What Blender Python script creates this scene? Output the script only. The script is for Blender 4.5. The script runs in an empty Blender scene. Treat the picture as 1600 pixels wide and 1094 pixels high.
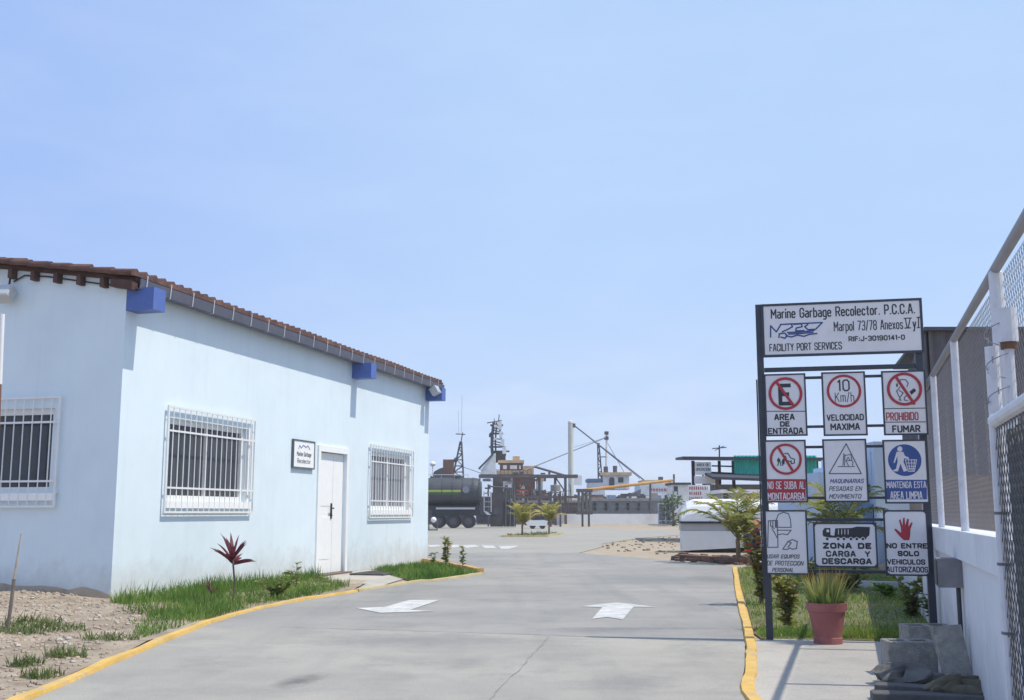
import bpy, bmesh, math, random
from math import sin, cos, tan, atan, atan2, hypot, pi, radians, sqrt
from mathutils import Vector, Matrix
random.seed(7)
S = bpy.context.scene
COL = S.collection

# ---------------------------------------------------------------- camera, sky, sun, exposure
FPX = 1700.0                      # focal length in photo pixels (photo 1600 x 1094)
PITCH = atan(255 / FPX)
CH = 1.1                          # eye height
cam = bpy.data.cameras.new('Camera'); cam.sensor_width = 36; cam.lens = 36 * FPX / 1600
cam.clip_start = 0.05; cam.clip_end = 20000
co = bpy.data.objects.new('Camera', cam); COL.objects.link(co)
co.location = (0, 0, CH); co.rotation_euler = (radians(90) + PITCH, 0, 0)
S.camera = co

SUN_AZ = radians(-9)              # from +X towards +Y
SUN_EL = radians(62)
sun = bpy.data.lights.new('Sun', 'SUN'); sun.energy = 3.5; sun.angle = radians(0.6); sun.color = (1.0, 0.925, 0.80)
so = bpy.data.objects.new('Sun', sun); COL.objects.link(so)
sv = Vector((cos(SUN_EL) * cos(SUN_AZ), cos(SUN_EL) * sin(SUN_AZ), sin(SUN_EL)))
so.rotation_euler = (-sv).to_track_quat('-Z', 'Y').to_euler()
so.location = (30, -20, 60)

W = bpy.data.worlds.new('World'); S.world = W; W.use_nodes = True
nt = W.node_tree; nt.nodes.clear()
out = nt.nodes.new('ShaderNodeOutputWorld'); bg = nt.nodes.new('ShaderNodeBackground')
sky = nt.nodes.new('ShaderNodeTexSky'); sky.sky_type = 'NISHITA'; sky.sun_disc = False
sky.sun_elevation = SUN_EL; sky.sun_rotation = pi / 2 - SUN_AZ
sky.air_density = 1.0; sky.dust_density = 1.5; sky.ozone_density = 3.0; sky.altitude = 0
# hazy tropical sky: the clear-sky colour is veiled with pale haze, a little more of it low down, plus thin low cloud
tc = nt.nodes.new('ShaderNodeTexCoord'); sep = nt.nodes.new('ShaderNodeSeparateXYZ')
nt.links.new(tc.outputs['Generated'], sep.inputs[0])
veil = nt.nodes.new('ShaderNodeMapRange'); veil.inputs[1].default_value = 0.0; veil.inputs[2].default_value = 0.55
veil.inputs[3].default_value = 0.96; veil.inputs[4].default_value = 0.88
nt.links.new(sep.outputs[2], veil.inputs[0])
def wmix(a, b, fac_out, f0, f1):
    r = nt.nodes.new('ShaderNodeMapRange'); r.inputs[1].default_value = f0; r.inputs[2].default_value = f1; nt.links.new(fac_out, r.inputs[0]); r.interpolation_type = 'SMOOTHSTEP'
    m = nt.nodes.new('ShaderNodeMixRGB'); nt.links.new(r.outputs[0], m.inputs[0])
    for q, i in ((a, 1), (b, 2)):
        if isinstance(q, tuple): m.inputs[i].default_value = (*q, 1)
        else: nt.links.new(q, m.inputs[i])
    return m.outputs[0]
hazecol = wmix((3.3, 4.75, 8.3), (4.25, 5.9, 8.7), sep.outputs[0], -.5, .05)      # deeper blue away from the sun
hazecol = wmix((5.15, 6.45, 8.75), hazecol, sep.outputs[2], .03, .24)               # paler towards the horizon
mix = nt.nodes.new('ShaderNodeMixRGB'); nt.links.new(hazecol, mix.inputs[2])
nt.links.new(veil.outputs[0], mix.inputs[0]); nt.links.new(sky.outputs[0], mix.inputs[1])
mp = nt.nodes.new('ShaderNodeMapping'); mp.inputs['Scale'].default_value = (5, 5, 16); mp.inputs['Location'].default_value = (0.3, 0, 0.2)
nz = nt.nodes.new('ShaderNodeTexNoise'); nz.inputs['Scale'].default_value = 1.6; nz.inputs['Detail'].default_value = 7; nz.inputs['Roughness'].default_value = 0.55
nt.links.new(tc.outputs['Generated'], mp.inputs[0]); nt.links.new(mp.outputs[0], nz.inputs['Vector'])
cr = nt.nodes.new('ShaderNodeMapRange'); cr.inputs[1].default_value = 0.43; cr.inputs[2].default_value = 0.66; cr.inputs[3].default_value = 0; cr.inputs[4].default_value = 0.85
nt.links.new(nz.outputs['Fac'], cr.inputs[0])
lowm = nt.nodes.new('ShaderNodeMapRange'); lowm.inputs[1].default_value = 0.03; lowm.inputs[2].default_value = 0.16; lowm.inputs[3].default_value = 1; lowm.inputs[4].default_value = 0.10
nt.links.new(sep.outputs[2], lowm.inputs[0])
mul = nt.nodes.new('ShaderNodeMath'); mul.operation = 'MULTIPLY'
nt.links.new(cr.outputs[0], mul.inputs[0]); nt.links.new(lowm.outputs[0], mul.inputs[1])
mix2 = nt.nodes.new('ShaderNodeMixRGB'); mix2.inputs[2].default_value = (6.2, 7.2, 8.8, 1)
nt.links.new(mul.outputs[0], mix2.inputs[0]); nt.links.new(mix.outputs[0], mix2.inputs[1])
nt.links.new(mix2.outputs[0], bg.inputs[0]); bg.inputs[1].default_value = 0.10
nt.links.new(bg.outputs[0], out.inputs[0])
S.view_settings.view_transform = 'Standard'; S.view_settings.look = 'None'
S.view_settings.exposure = 0.25; S.view_settings.gamma = 1.0

# ---------------------------------------------------------------- projecting helpers (where things really stand)
cp, sp = cos(PITCH), sin(PITCH)
def ray(x, y):
    u = (x - 800) / FPX; v = (547 - y) / FPX
    return Vector((u, cp - v * sp, sp + v * cp))
def G(x, y, z=0.0):               # photo point -> point on the ground at height z
    r = ray(x, y); t = (z - CH) / r.z
    return Vector((r.x * t, r.y * t, z))
def at(x, y, Y):                  # photo point -> point at distance Y
    r = ray(x, y); t = Y / r.y
    return Vector((r.x * t, Y, CH + r.z * t))
def onp(x, y, A, n):              # photo point -> point on an upright plane
    r = ray(x, y); t = (A.x * n.x + A.y * n.y) / (r.x * n.x + r.y * n.y)
    return Vector((r.x * t, r.y * t, CH + r.z * t))
Z = Vector((0, 0, 1))

class Fr:                         # a local frame
    def __init__(s, o, x, y, z): s.o, s.x, s.y, s.z = Vector(o), Vector(x), Vector(y), Vector(z)
    def __call__(s, a, b=0.0, c=0.0): return s.o + s.x * a + s.y * b + s.z * c

# ---------------------------------------------------------------- mesh builder
class MB:
    def __init__(s): s.v = []; s.f = []
    def add(s, vs, fs):
        b = len(s.v); s.v += [Vector(p) for p in vs]; s.f += [tuple(i + b for i in f) for f in fs]; return s
    def quad(s, a, b, c, d): return s.add([a, b, c, d], [(0, 1, 2, 3)])
    def hexa(s, p):               # 8 corners: bottom 0-3, top 4-7
        return s.add(p, [(3, 2, 1, 0), (4, 5, 6, 7), (0, 1, 5, 4), (1, 2, 6, 5), (2, 3, 7, 6), (3, 0, 4, 7)])
    def fbox(s, fr, x0, x1, y0, y1, z0, z1):
        return s.hexa([fr(x0, y0, z0), fr(x1, y0, z0), fr(x1, y1, z0), fr(x0, y1, z0), fr(x0, y0, z1), fr(x1, y0, z1), fr(x1, y1, z1), fr(x0, y1, z1)])
    def box(s, x0, x1, y0, y1, z0, z1): return s.fbox(WORLD, x0, x1, y0, y1, z0, z1)
    def tube(s, p0, p1, r0, r1=None, n=8, cap=True):
        p0, p1 = Vector(p0), Vector(p1); r1 = r0 if r1 is None else r1
        d = p1 - p0
        if d.length < 1e-6: return s
        d.normalize(); a = d.orthogonal().normalized(); b = d.cross(a)
        vs = [p + (a * cos(2 * pi * k / n) + b * sin(2 * pi * k / n)) * r for p, r in ((p0, r0), (p1, r1)) for k in range(n)]
        fs = [(k, (k + 1) % n, n + (k + 1) % n, n + k) for k in range(n)]
        if cap: fs += [tuple(range(n - 1, -1, -1)), tuple(range(n, 2 * n))]
        return s.add(vs, fs)
    def path(s, pts, r, n=6, closed=False):
        pts = [Vector(p) for p in pts]
        for i in range(len(pts) - 1): s.tube(pts[i], pts[i + 1], r if not callable(r) else r(i), r if not callable(r) else r(i + 1), n)
        return s
    def bar(s, p0, p1, w, h, up=Z):
        p0, p1 = Vector(p0), Vector(p1); d = (p1 - p0).normalized(); u = Vector(up)
        u = (u - d * u.dot(d)); u = d.orthogonal() if u.length < 1e-4 else u; u.normalize(); q = d.cross(u)
        c = [(-w / 2, -h / 2), (w / 2, -h / 2), (w / 2, h / 2), (-w / 2, h / 2)]
        return s.hexa([p0 + q * a + u * b for a, b in c] + [p1 + q * a + u * b for a, b in c])
    def prism(s, fr, pts, z0, z1):   # outline in the frame's x,y pushed from z0 to z1
        n = len(pts); a = 0
        for i in range(n): a += pts[i][0] * pts[(i + 1) % n][1] - pts[(i + 1) % n][0] * pts[i][1]
        if a < 0: pts = pts[::-1]
        vs = [fr(x, y, z0) for x, y in pts] + [fr(x, y, z1) for x, y in pts]
        return s.add(vs, [tuple(range(n - 1, -1, -1)), tuple(range(n, 2 * n))] + [(k, (k + 1) % n, n + (k + 1) % n, n + k) for k in range(n)])
    def flat(s, fr, pts, z): return s.add([fr(x, y, z) for x, y in pts], [tuple(range(len(pts)))])
    def stroke(s, fr, pts, w, z, closed=False):   # painted line
        n = len(pts)
        for i in range(n if closed else n - 1):
            (x0, y0), (x1, y1) = pts[i], pts[(i + 1) % n]
            l = hypot(x1 - x0, y1 - y0)
            if l < 1e-9: continue
            e = .3 * w / l; dx, dy = x1 - x0, y1 - y0
            x0 -= dx * e; y0 -= dy * e; x1 += dx * e; y1 += dy * e
            nx, ny = -dy / l * w / 2, dx / l * w / 2
            zz = z + i * 1e-5
            s.add([fr(x0 + nx, y0 + ny, zz), fr(x0 - nx, y0 - ny, zz), fr(x1 - nx, y1 - ny, zz), fr(x1 + nx, y1 + ny, zz)], [(0, 1, 2, 3)])
        return s
    def ring(s, fr, cx, cy, r0, r1, z, n=40):
        for k in range(n):
            a, b = 2 * pi * k / n, 2 * pi * (k + 1) / n
            s.quad(fr(cx + r0 * cos(a), cy + r0 * sin(a), z), fr(cx + r1 * cos(a), cy + r1 * sin(a), z), fr(cx + r1 * cos(b), cy + r1 * sin(b), z), fr(cx + r0 * cos(b), cy + r0 * sin(b), z))
        return s
    def lathe(s, base, prof, n=24, axis=Z):
        base = Vector(base); axis = Vector(axis).normalized(); a = axis.orthogonal().normalized(); b = axis.cross(a); m = len(prof)
        vs = [base + axis * h + (a * cos(2 * pi * k / n) + b * sin(2 * pi * k / n)) * r for r, h in prof for k in range(n)]
        fs = [(i * n + k, i * n + (k + 1) % n, (i + 1) * n + (k + 1) % n, (i + 1) * n + k) for i in range(m - 1) for k in range(n)]
        return s.add(vs, fs)
    def ball(s, c, r, n=10, sz=1.0):
        m = n // 2
        return s.lathe(Vector(c), [(max(1e-4, r * sin(pi * i / m)), -r * sz * cos(pi * i / m)) for i in range(m + 1)], n)
    def leaf(s, base, d, L, w, droop=0.3, segs=4, fold=0.0, tip=1.0, roll=.55):
        p = Vector(base); d = Vector(d).normalized(); side = d.cross(Z)
        if side.length < 0.05: side = Vector((cos(p.x * 91), sin(p.x * 91), 0))
        side.normalize(); ro = random.gauss(0, roll); side = side * cos(ro) + side.cross(d) * sin(ro); vs = []
        for i in range(segs + 1):
            t = i / segs; ww = w * max(0.03, sin(pi * min(1, 0.12 + 0.88 * t ** tip)))
            if i == segs: ww = w * .03
            vs += [p + side * ww / 2, p - side * ww / 2]
            p = p + d * (L / segs); d = (d - Z * droop / segs).normalized()
        return s.add(vs, [(2 * i, 2 * i + 1, 2 * i + 3, 2 * i + 2) for i in range(segs)])
    def build(s, name, mat, parent=None, smooth=False, loc=None):
        root = parent
        org = Vector((0, 0, 0))
        if parent is not None:
            q = parent
            while q is not None: org += q.location; q = q.parent
        elif loc is not None: org = Vector(loc)
        elif s.v:
            xs = [p.x for p in s.v]; ys = [p.y for p in s.v]; zs = [p.z for p in s.v]
            org = Vector(((min(xs) + max(xs)) / 2, (min(ys) + max(ys)) / 2, min(zs)))
        me = bpy.data.meshes.new(name); me.from_pydata([tuple(p - org) for p in s.v], [], s.f); me.update()
        me.materials.append(mat)
        if smooth: me.polygons.foreach_set('use_smooth', [True] * len(me.polygons))
        o = bpy.data.objects.new(name, me); COL.objects.link(o)
        if parent is not None: o.parent = parent
        else: o.location = org
        return o
WORLD = Fr((0, 0, 0), (1, 0, 0), (0, 1, 0), (0, 0, 1))

def tag(o, label=None, cat=None, group=None, kind=None):
    if label: o['label'] = label
    if cat: o['category'] = cat
    if group: o['group'] = group
    if kind: o['kind'] = kind
    return o
def thing(name, label, cat, loc, group=None):
    o = bpy.data.objects.new(name, None); COL.objects.link(o); o.location = loc; o.empty_display_size = .2
    return tag(o, label, cat, group)
def copy_tree(o, parent=None):
    c = o.copy(); COL.objects.link(c); c.parent = parent
    for ch in list(o.children): copy_tree(ch, c)
    return c

# ---------------------------------------------------------------- materials
def lin(c): return tuple((x / 255 / 12.92 if x / 255 <= .04045 else ((x / 255 + .055) / 1.055) ** 2.4) for x in c)
MATS = {}
def M(name, c, rough=.8, var=.12, scale=3.0, bump=0.0, bscale=40.0, metal=0.0, dirt=None, dscale=1.2, damt=.5, spec=.5, streak=None, splash=None):
    """c in 0..1 linear base colour; two octaves of colour variation, optional dirt colour in patches, optional bump."""
    if name in MATS: return MATS[name]
    m = bpy.data.materials.new(name); m.use_nodes = True; t = m.node_tree; N = t.nodes; L = t.links
    b = N['Principled BSDF']; b.inputs['Roughness'].default_value = rough; b.inputs['Metallic'].default_value = metal
    b.inputs['Specular IOR Level'].default_value = spec
    tc = N.new('ShaderNodeTexCoord')
    n1 = N.new('ShaderNodeTexNoise'); n1.inputs['Scale'].default_value = scale; n1.inputs['Detail'].default_value = 6; n1.inputs['Roughness'].default_value = .65
    L.new(tc.outputs['Object'], n1.inputs['Vector'])
    r = N.new('ShaderNodeMapRange'); r.inputs[1].default_value = .3; r.inputs[2].default_value = .7; r.inputs[3].default_value = 1 - var; r.inputs[4].default_value = 1 + var
    L.new(n1.outputs['Fac'], r.inputs[0])
    mx = N.new('ShaderNodeVectorMath'); mx.operation = 'SCALE'; mx.inputs[0].default_value = c; L.new(r.outputs[0], mx.inputs['Scale'])
    cur = mx.outputs[0]
    if dirt:
        n2 = N.new('ShaderNodeTexNoise'); n2.inputs['Scale'].default_value = dscale; n2.inputs['Detail'].default_value = 8; n2.inputs['Roughness'].default_value = .7
        L.new(tc.outputs['Object'], n2.inputs['Vector'])
        r2 = N.new('ShaderNodeMapRange'); r2.inputs[1].default_value = .5; r2.inputs[2].default_value = .72; r2.inputs[3].default_value = 0; r2.inputs[4].default_value = damt
        L.new(n2.outputs['Fac'], r2.inputs[0])
        m2 = N.new('ShaderNodeMixRGB'); m2.inputs[2].default_value = (*dirt, 1); L.new(r2.outputs[0], m2.inputs[0]); L.new(cur, m2.inputs[1]); cur = m2.outputs[0]
    if streak:                    # rain streaks running down
        mpn = N.new('ShaderNodeMapping'); mpn.inputs['Scale'].default_value = (5, 5, .22); L.new(tc.outputs['Object'], mpn.inputs[0])
        n4 = N.new('ShaderNodeTexNoise'); n4.inputs['Scale'].default_value = 1.6; n4.inputs['Detail'].default_value = 7; n4.inputs['Roughness'].default_value = .7; L.new(mpn.outputs[0], n4.inputs['Vector'])
        r4 = N.new('ShaderNodeMapRange'); r4.inputs[1].default_value = .5; r4.inputs[2].default_value = .74; r4.inputs[4].default_value = streak[1]; L.new(n4.outputs['Fac'], r4.inputs[0])
        m4 = N.new('ShaderNodeMixRGB'); m4.inputs[2].default_value = (*streak[0], 1); L.new(r4.outputs[0], m4.inputs[0]); L.new(cur, m4.inputs[1]); cur = m4.outputs[0]
    if splash:                    # soil splashed on the foot of the wall
        sx = N.new('ShaderNodeSeparateXYZ'); L.new(tc.outputs['Object'], sx.inputs[0])
        n5 = N.new('ShaderNodeTexNoise'); n5.inputs['Scale'].default_value = 2.6; n5.inputs['Detail'].default_value = 8; n5.inputs['Roughness'].default_value = .7; L.new(tc.outputs['Object'], n5.inputs['Vector'])
        a5 = N.new('ShaderNodeMath'); a5.operation = 'MULTIPLY_ADD'; a5.inputs[1].default_value = -1.1; L.new(n5.outputs['Fac'], a5.inputs[0]); L.new(sx.outputs[2], a5.inputs[2])
        r5 = N.new('ShaderNodeMapRange'); r5.inputs[1].default_value = -.55; r5.inputs[2].default_value = .0; r5.inputs[3].default_value = splash[1]; r5.inputs[4].default_value = 0; L.new(a5.outputs[0], r5.inputs[0])
        m5 = N.new('ShaderNodeMixRGB'); m5.inputs[2].default_value = (*splash[0], 1); L.new(r5.outputs[0], m5.inputs[0]); L.new(cur, m5.inputs[1]); cur = m5.outputs[0]
    L.new(cur, b.inputs['Base Color'])
    if bump:
        n3 = N.new('ShaderNodeTexNoise'); n3.inputs['Scale'].default_value = bscale; n3.inputs['Detail'].default_value = 5
        L.new(tc.outputs['Object'], n3.inputs['Vector'])
        bp = N.new('ShaderNodeBump'); bp.inputs['Strength'].default_value = bump; bp.inputs['Distance'].default_value = .01
        L.new(n3.outputs['Fac'], bp.inputs['Height']); L.new(bp.outputs[0], b.inputs['Normal'])
    MATS[name] = m; return m
def MF(name, cols, scale=6.0, trans=.35, rough=.55, zramp=None):
    """foliage: several leaf colours through noise, part of the light passes through; zramp = (z0, z1) uses leaf height instead."""
    if name in MATS: return MATS[name]
    m = bpy.data.materials.new(name); m.use_nodes = True; t = m.node_tree; N = t.nodes; L = t.links
    b = N['Principled BSDF']; b.inputs['Roughness'].default_value = rough; b.inputs['Specular IOR Level'].default_value = .3
    tc = N.new('ShaderNodeTexCoord')
    n1 = N.new('ShaderNodeTexNoise'); n1.inputs['Scale'].default_value = scale; n1.inputs['Detail'].default_value = 5; n1.inputs['Roughness'].default_value = .7
    L.new(tc.outputs['Object'], n1.inputs['Vector'])
    fac = n1.outputs['Fac']
    if zramp:
        s = N.new('ShaderNodeSeparateXYZ'); L.new(tc.outputs['Object'], s.inputs[0])
        r = N.new('ShaderNodeMapRange'); r.inputs[1].default_value = zramp[0]; r.inputs[2].default_value = zramp[1]; L.new(s.outputs[2], r.inputs[0])
        a = N.new('ShaderNodeMath'); a.operation = 'MULTIPLY_ADD'; a.inputs[1].default_value = .45; L.new(n1.outputs['Fac'], a.inputs[0])
        s2 = N.new('ShaderNodeMath'); s2.operation = 'MULTIPLY_ADD'; s2.inputs[1].default_value = .75; s2.inputs[2].default_value = -.1; L.new(r.outputs[0], s2.inputs[0]); L.new(s2.outputs[0], a.inputs[2]); fac = a.outputs[0]
    cr = N.new('ShaderNodeValToRGB'); L.new(fac, cr.inputs[0]); e = cr.color_ramp.elements
    k = len(cols)
    for i, c in enumerate(cols):
        pos = (.3 + .4 * i / (k - 1)) if not zramp else i / (k - 1)
        if i < 2: e[i].position = pos; e[i].color = (*c, 1)
        else:
            q = e.new(pos); q.color = (*c, 1)
    e[0].position = .3 if not zramp else 0.0
    L.new(cr.outputs[0], b.inputs['Base Color'])
    tr = N.new('ShaderNodeBsdfTranslucent'); L.new(cr.outputs[0], tr.inputs[0])
    ms = N.new('ShaderNodeMixShader'); ms.inputs[0].default_value = trans
    L.new(b.outputs[0], ms.inputs[1]); L.new(tr.outputs[0], ms.inputs[2]); L.new(ms.outputs[0], N['Material Output'].inputs[0])
    MATS[name] = m; return m

m_blue_wall = M('pale_blue_wall_paint', (.70, .80, .865), .85, .03, 1.5, .14, 45, dirt=(.58, .68, .75), dscale=.6, damt=.35, streak=((.52, .60, .65), .22), splash=((.40, .37, .32), .55))
m_white = M('white_paint', (.87, .87, .87), .55, .03, 6)
m_white_metal = M('white_enamel', (.78, .78, .78), .45, .04, 8, dirt=(.5, .42, .36), dscale=9, damt=.18)
m_white_wall = M('white_wall_paint', (.66, .69, .74), .85, .05, 2, .12, 30, dirt=(.42, .44, .47), dscale=1.6, damt=.35, streak=((.38, .39, .40), .35), splash=((.30, .28, .24), .5))
m_blue = M('blue_beam_paint', (.085, .15, .43), .6, .08, 8, dirt=(.14, .2, .44), dscale=5, damt=.3)
m_tile = M('clay_roof_tile', (.13, .068, .055), .9, .45, 5, .3, 30, dirt=(.07, .05, .048), dscale=2.2, damt=.9)
m_tile_end = M('brown_timber', (.10, .055, .045), .85, .25, 6, dirt=(.04, .025, .022), dscale=4, damt=.5)
m_gutter = M('grey_gutter_metal', (.105, .11, .15), .55, .12, 4, metal=.1, dirt=(.17, .15, .16), dscale=4, damt=.4)
m_strap = M('light_strap_metal', (.45, .46, .50), .5, .08, 9)
m_glass_dark = M('dark_window_glass', (.040, .046, .056), .12, .3, 2)
m_black = M('black_paint', (.022, .022, .026), .6, .15, 6)
m_dark_frame = M('dark_slate_frame_paint', (.035, .042, .062), .5, .14, 9, dirt=(.10, .06, .045), dscale=12, damt=.35)
m_panel = M('offwhite_sign_face', (.70, .68, .70), .45, .035, 6, dirt=(.52, .50, .49), dscale=4, damt=.25)
m_panel_back = M('grey_sign_back', (.3, .3, .32), .6, .1, 5)
m_ink = M('black_sign_ink', (.028, .028, .034), .5, .2, 30)
m_ink_grey = M('thin_grey_ink', (.10, .105, .13), .5, .2, 30)
m_ink_violet = M('violet_ink', (.08, .075, .22), .5, .2, 30)
m_red = M('red_sign_paint', (.38, .028, .045), .5, .12, 18)
m_signblue = M('blue_sign_paint', (.035, .075, .25), .5, .12, 12)
m_logo = M('navy_logo_paint', (.025, .06, .22), .5, .1, 20)
m_galv = M('galvanised_wire', (.15, .15, .17), .6, .15, 20)
m_post = M('painted_fence_pipe', (.62, .64, .70), .5, .08, 5, dirt=(.32, .30, .30), dscale=7, damt=.4)
m_rail = M('grey_fence_rail', (.24, .25, .29), .5, .1, 6)
m_conc_block = M('dull_concrete_block', (.31, .30, .275), .95, .3, 14, 1.0, 90, dirt=(.13, .125, .12), dscale=6, damt=.5)
m_rust = M('rusted_steel', (.20, .10, .065), .85, .3, 4, .3, 20, dirt=(.07, .05, .045), dscale=3, damt=.7)
m_terra = M('dusty_red_pot', (.31, .105, .10), .8, .12, 6, .15, 30, dirt=(.36, .22, .19), dscale=5, damt=.4)
m_yellow = M('yellow_kerb_paint', (.60, .385, .10), .9, .18, 3, .5, 40, dirt=(.36, .32, .25), dscale=5, damt=.9)
m_stick = M('weathered_bamboo', (.36, .31, .25), .85, .25, 14)
m_rubber = M('dark_rubber', (.03, .03, .036), .85, .2, 8)
m_rubber_far = M('worn_tyre_rubber', (.045, .045, .055), .85, .2, 4)
m_green_sheet = M('teal_corrugated_sheet', (.05, .58, .46), .55, .12, 2)
m_shed_dark = M('dark_roof_sheet', (.05, .052, .07), .7, .2, 2)
m_clad = M('weathered_grey_cladding', (.13, .125, .135), .85, .25, 1.2, dirt=(.13, .09, .07), dscale=1.1, damt=.65)
m_tan = M('tan_block_wall', (.32, .24, .17), .9, .16, 2.2, .2, 18, dirt=(.19, .13, .09), dscale=1.6, damt=.6)
m_paleblue = M('powder_blue_plaster', (.46, .56, .70), .85, .06, 1.2, dirt=(.36, .42, .50), dscale=.8, damt=.4)
m_midblue = M('mid_blue_panel', (.19, .30, .50), .7, .08, 2)
m_steel = M('dark_ship_steel', (.10, .09, .095), .75, .3, .8, dirt=(.17, .085, .055), dscale=.5, damt=.75)
m_shipwhite = M('ship_white_paint', (.80, .80, .79), .6, .08, 1, dirt=(.38, .26, .19), dscale=.9, damt=.5)
m_ochre = M('faded_ochre_paint', (.62, .44, .26), .7, .15, 1, dirt=(.26, .15, .09), dscale=.9, damt=.6)
m_greyhull = M('grey_barge_hull', (.30, .275, .25), .85, .2, .5, dirt=(.12, .085, .07), dscale=.35, damt=.7)
m_tank = M('dark_tanker_enamel', (.05, .058, .07), .6, .15, .8, dirt=(.12, .115, .11), dscale=.7, damt=.4)
m_lime = M('yellow_green_stripe', (.36, .40, .08), .5, .08, 2)
m_green = M('green_stripe', (.045, .12, .05), .6, .15, 2)
m_orange = M('orange_boom_paint', (.62, .30, .07), .6, .15, .7, dirt=(.55, .47, .22), dscale=.3, damt=.9)
m_skip = M('white_container_paint', (.72, .73, .74), .5, .05, 1.2, dirt=(.5, .48, .46), dscale=1, damt=.3)
m_tarp = M('grey_canvas_sack', (.15, .145, .135), .95, .25, 7, .5, 35)
m_tarp2 = M('brown_canvas_sack', (.13, .115, .08), .95, .3, 7, .5, 35)
m_board = M('dusty_dark_board', (.10, .098, .098), .9, .25, 6, .4, 40)
m_grass = MF('grass_blades', [(.05, .13, .02), (.125, .235, .04), (.30, .37, .10)], 2.4, .4)
m_grass_r = MF('yellow_green_lawn_blades', [(.07, .15, .025), (.19, .30, .05), (.40, .40, .10)], 1.1, .4)  # the lawn's own yellow-green, brighter than the grass by the house
m_weed = MF('dusty_weeds', [(.06, .10, .03), (.14, .19, .06), (.24, .24, .10)], 3, .35)
m_palm = MF('palm_fronds', [(.12, .18, .04), (.30, .32, .08), (.62, .48, .16)], 2.2, .4)
m_palm_far = MF('yellowing_palm_fronds', [(.20, .23, .05), (.44, .40, .09), (.68, .48, .13)], 1.2, .4)
m_cordy = MF('maroon_leaves', [(.07, .02, .03), (.15, .03, .05), (.24, .08, .08)], 9, .4)
m_shrub = MF('olive_shrub_leaves', [(.08, .13, .03), (.20, .25, .06), (.32, .28, .10)], 7, .35)
m_croton = MF('croton_leaves', [(.09, .17, .03), (.26, .27, .06), (.45, .16, .06)], 7, .35)
m_redfl = MF('red_petals', [(.45, .03, .03), (.6, .06, .06)], 9, .4)
m_potleaf = MF('grass_tussock_green_to_orange', [(.10, .17, .04), (.20, .29, .08), (.36, .36, .12), (.62, .30, .08)], 9, .4, zramp=(.28, .60))
m_trunk = M('palm_trunk', (.20, .15, .10), .9, .25, 12, .5, 40)
m_stem = M('woody_stem', (.16, .11, .085), .9, .2, 14)
m_soilg = M('grass_soil', (.13, .125, .055), .95, .35, 3, .4, 30, dirt=(.24, .19, .14), dscale=1.6, damt=.8)
m_dkgreen = MF('dark_tree_leaves', [(.04, .08, .025), (.09, .15, .045), (.16, .22, .06)], .8, .3)

# ground materials with their own node trees
def ground_mat(name, c1, c2, c3, s1, s2, bump, spots=(), rough=.9, streak=None):
    m = bpy.data.materials.new(name); m.use_nodes = True; t = m.node_tree; N = t.nodes; L = t.links
    b = N['Principled BSDF']; b.inputs['Roughness'].default_value = rough; b.inputs['Specular IOR Level'].default_value = .25
    geo = N.new('ShaderNodeNewGeometry'); P = geo.outputs['Position']
    def noise(sc, det, ro, vec=P):
        n = N.new('ShaderNodeTexNoise'); n.inputs['Scale'].default_value = sc; n.inputs['Detail'].default_value = det; n.inputs['Roughness'].default_value = ro; L.new(vec, n.inputs['Vector']); return n.outputs['Fac']
    def rng(v, a, b_, c, d):
        r = N.new('ShaderNodeMapRange'); r.inputs[1].default_value = a; r.inputs[2].default_value = b_; r.inputs[3].default_value = c; r.inputs[4].default_value = d; L.new(v, r.inputs[0]); return r.outputs[0]
    def mixc(f, a, b_):
        x = N.new('ShaderNodeMixRGB'); L.new(f, x.inputs[0])
        for q, i in ((a, 1), (b_, 2)):
            if isinstance(q, tuple): x.inputs[i].default_value = (*q, 1)
            else: L.new(q, x.inputs[i])
        return x.outputs[0]
    cur = mixc(rng(noise(s1, 5, .6), .35, .65, 0, 1), c1, c2)
    cur = mixc(rng(noise(s2, 8, .72), .48, .68, 0, .75), cur, c3)
    if streak:                    # tyre-worn streaks along the lane
        mpn = N.new('ShaderNodeMapping'); mpn.inputs['Scale'].default_value = streak[1]; mpn.inputs['Rotation'].default_value = (0, 0, streak[2]); L.new(P, mpn.inputs[0])
        cur = mixc(rng(noise(1.0, 5, .6, mpn.outputs[0]), .5, .75, 0, .6), cur, streak[0])
    for (sx, sy, rx, ry, rot, col, amt) in spots:   # oil stains and damp patches with ragged outlines
        mpn = N.new('ShaderNodeMapping'); mpn.vector_type = 'TEXTURE'; mpn.inputs['Location'].default_value = (sx, sy, 0); mpn.inputs['Scale'].default_value = (rx, ry, 1000); mpn.inputs['Rotation'].default_value = (0, 0, rot); L.new(P, mpn.inputs[0])
        ln = N.new('ShaderNodeVectorMath'); ln.operation = 'LENGTH'; L.new(mpn.outputs[0], ln.inputs[0])
        w = N.new('ShaderNodeMath'); w.operation = 'MULTIPLY_ADD'; w.inputs[1].default_value = 1.6; L.new(noise(9, 6, .75), w.inputs[0]); L.new(ln.outputs['Value'], w.inputs[2])
        cur = mixc(rng(w.outputs[0], .95, 1.75, amt, 0), cur, col)
    fine = rng(noise(70, 5, .8), .3, .7, .80, 1.20)
    sc = N.new('ShaderNodeVectorMath'); sc.operation = 'SCALE'; L.new(cur, sc.inputs[0]); L.new(fine, sc.inputs['Scale'])
    L.new(sc.outputs[0], b.inputs['Base Color'])
    bp = N.new('ShaderNodeBump'); bp.inputs['Strength'].default_value = bump; bp.inputs['Distance'].default_value = .008; L.new(noise(45, 6, .7), bp.inputs['Height']); L.new(bp.outputs[0], b.inputs['Normal'])
    return m
def gxy(x, y): p = G(x, y); return p.x, p.y
oil = (.075, .075, .08)
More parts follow.
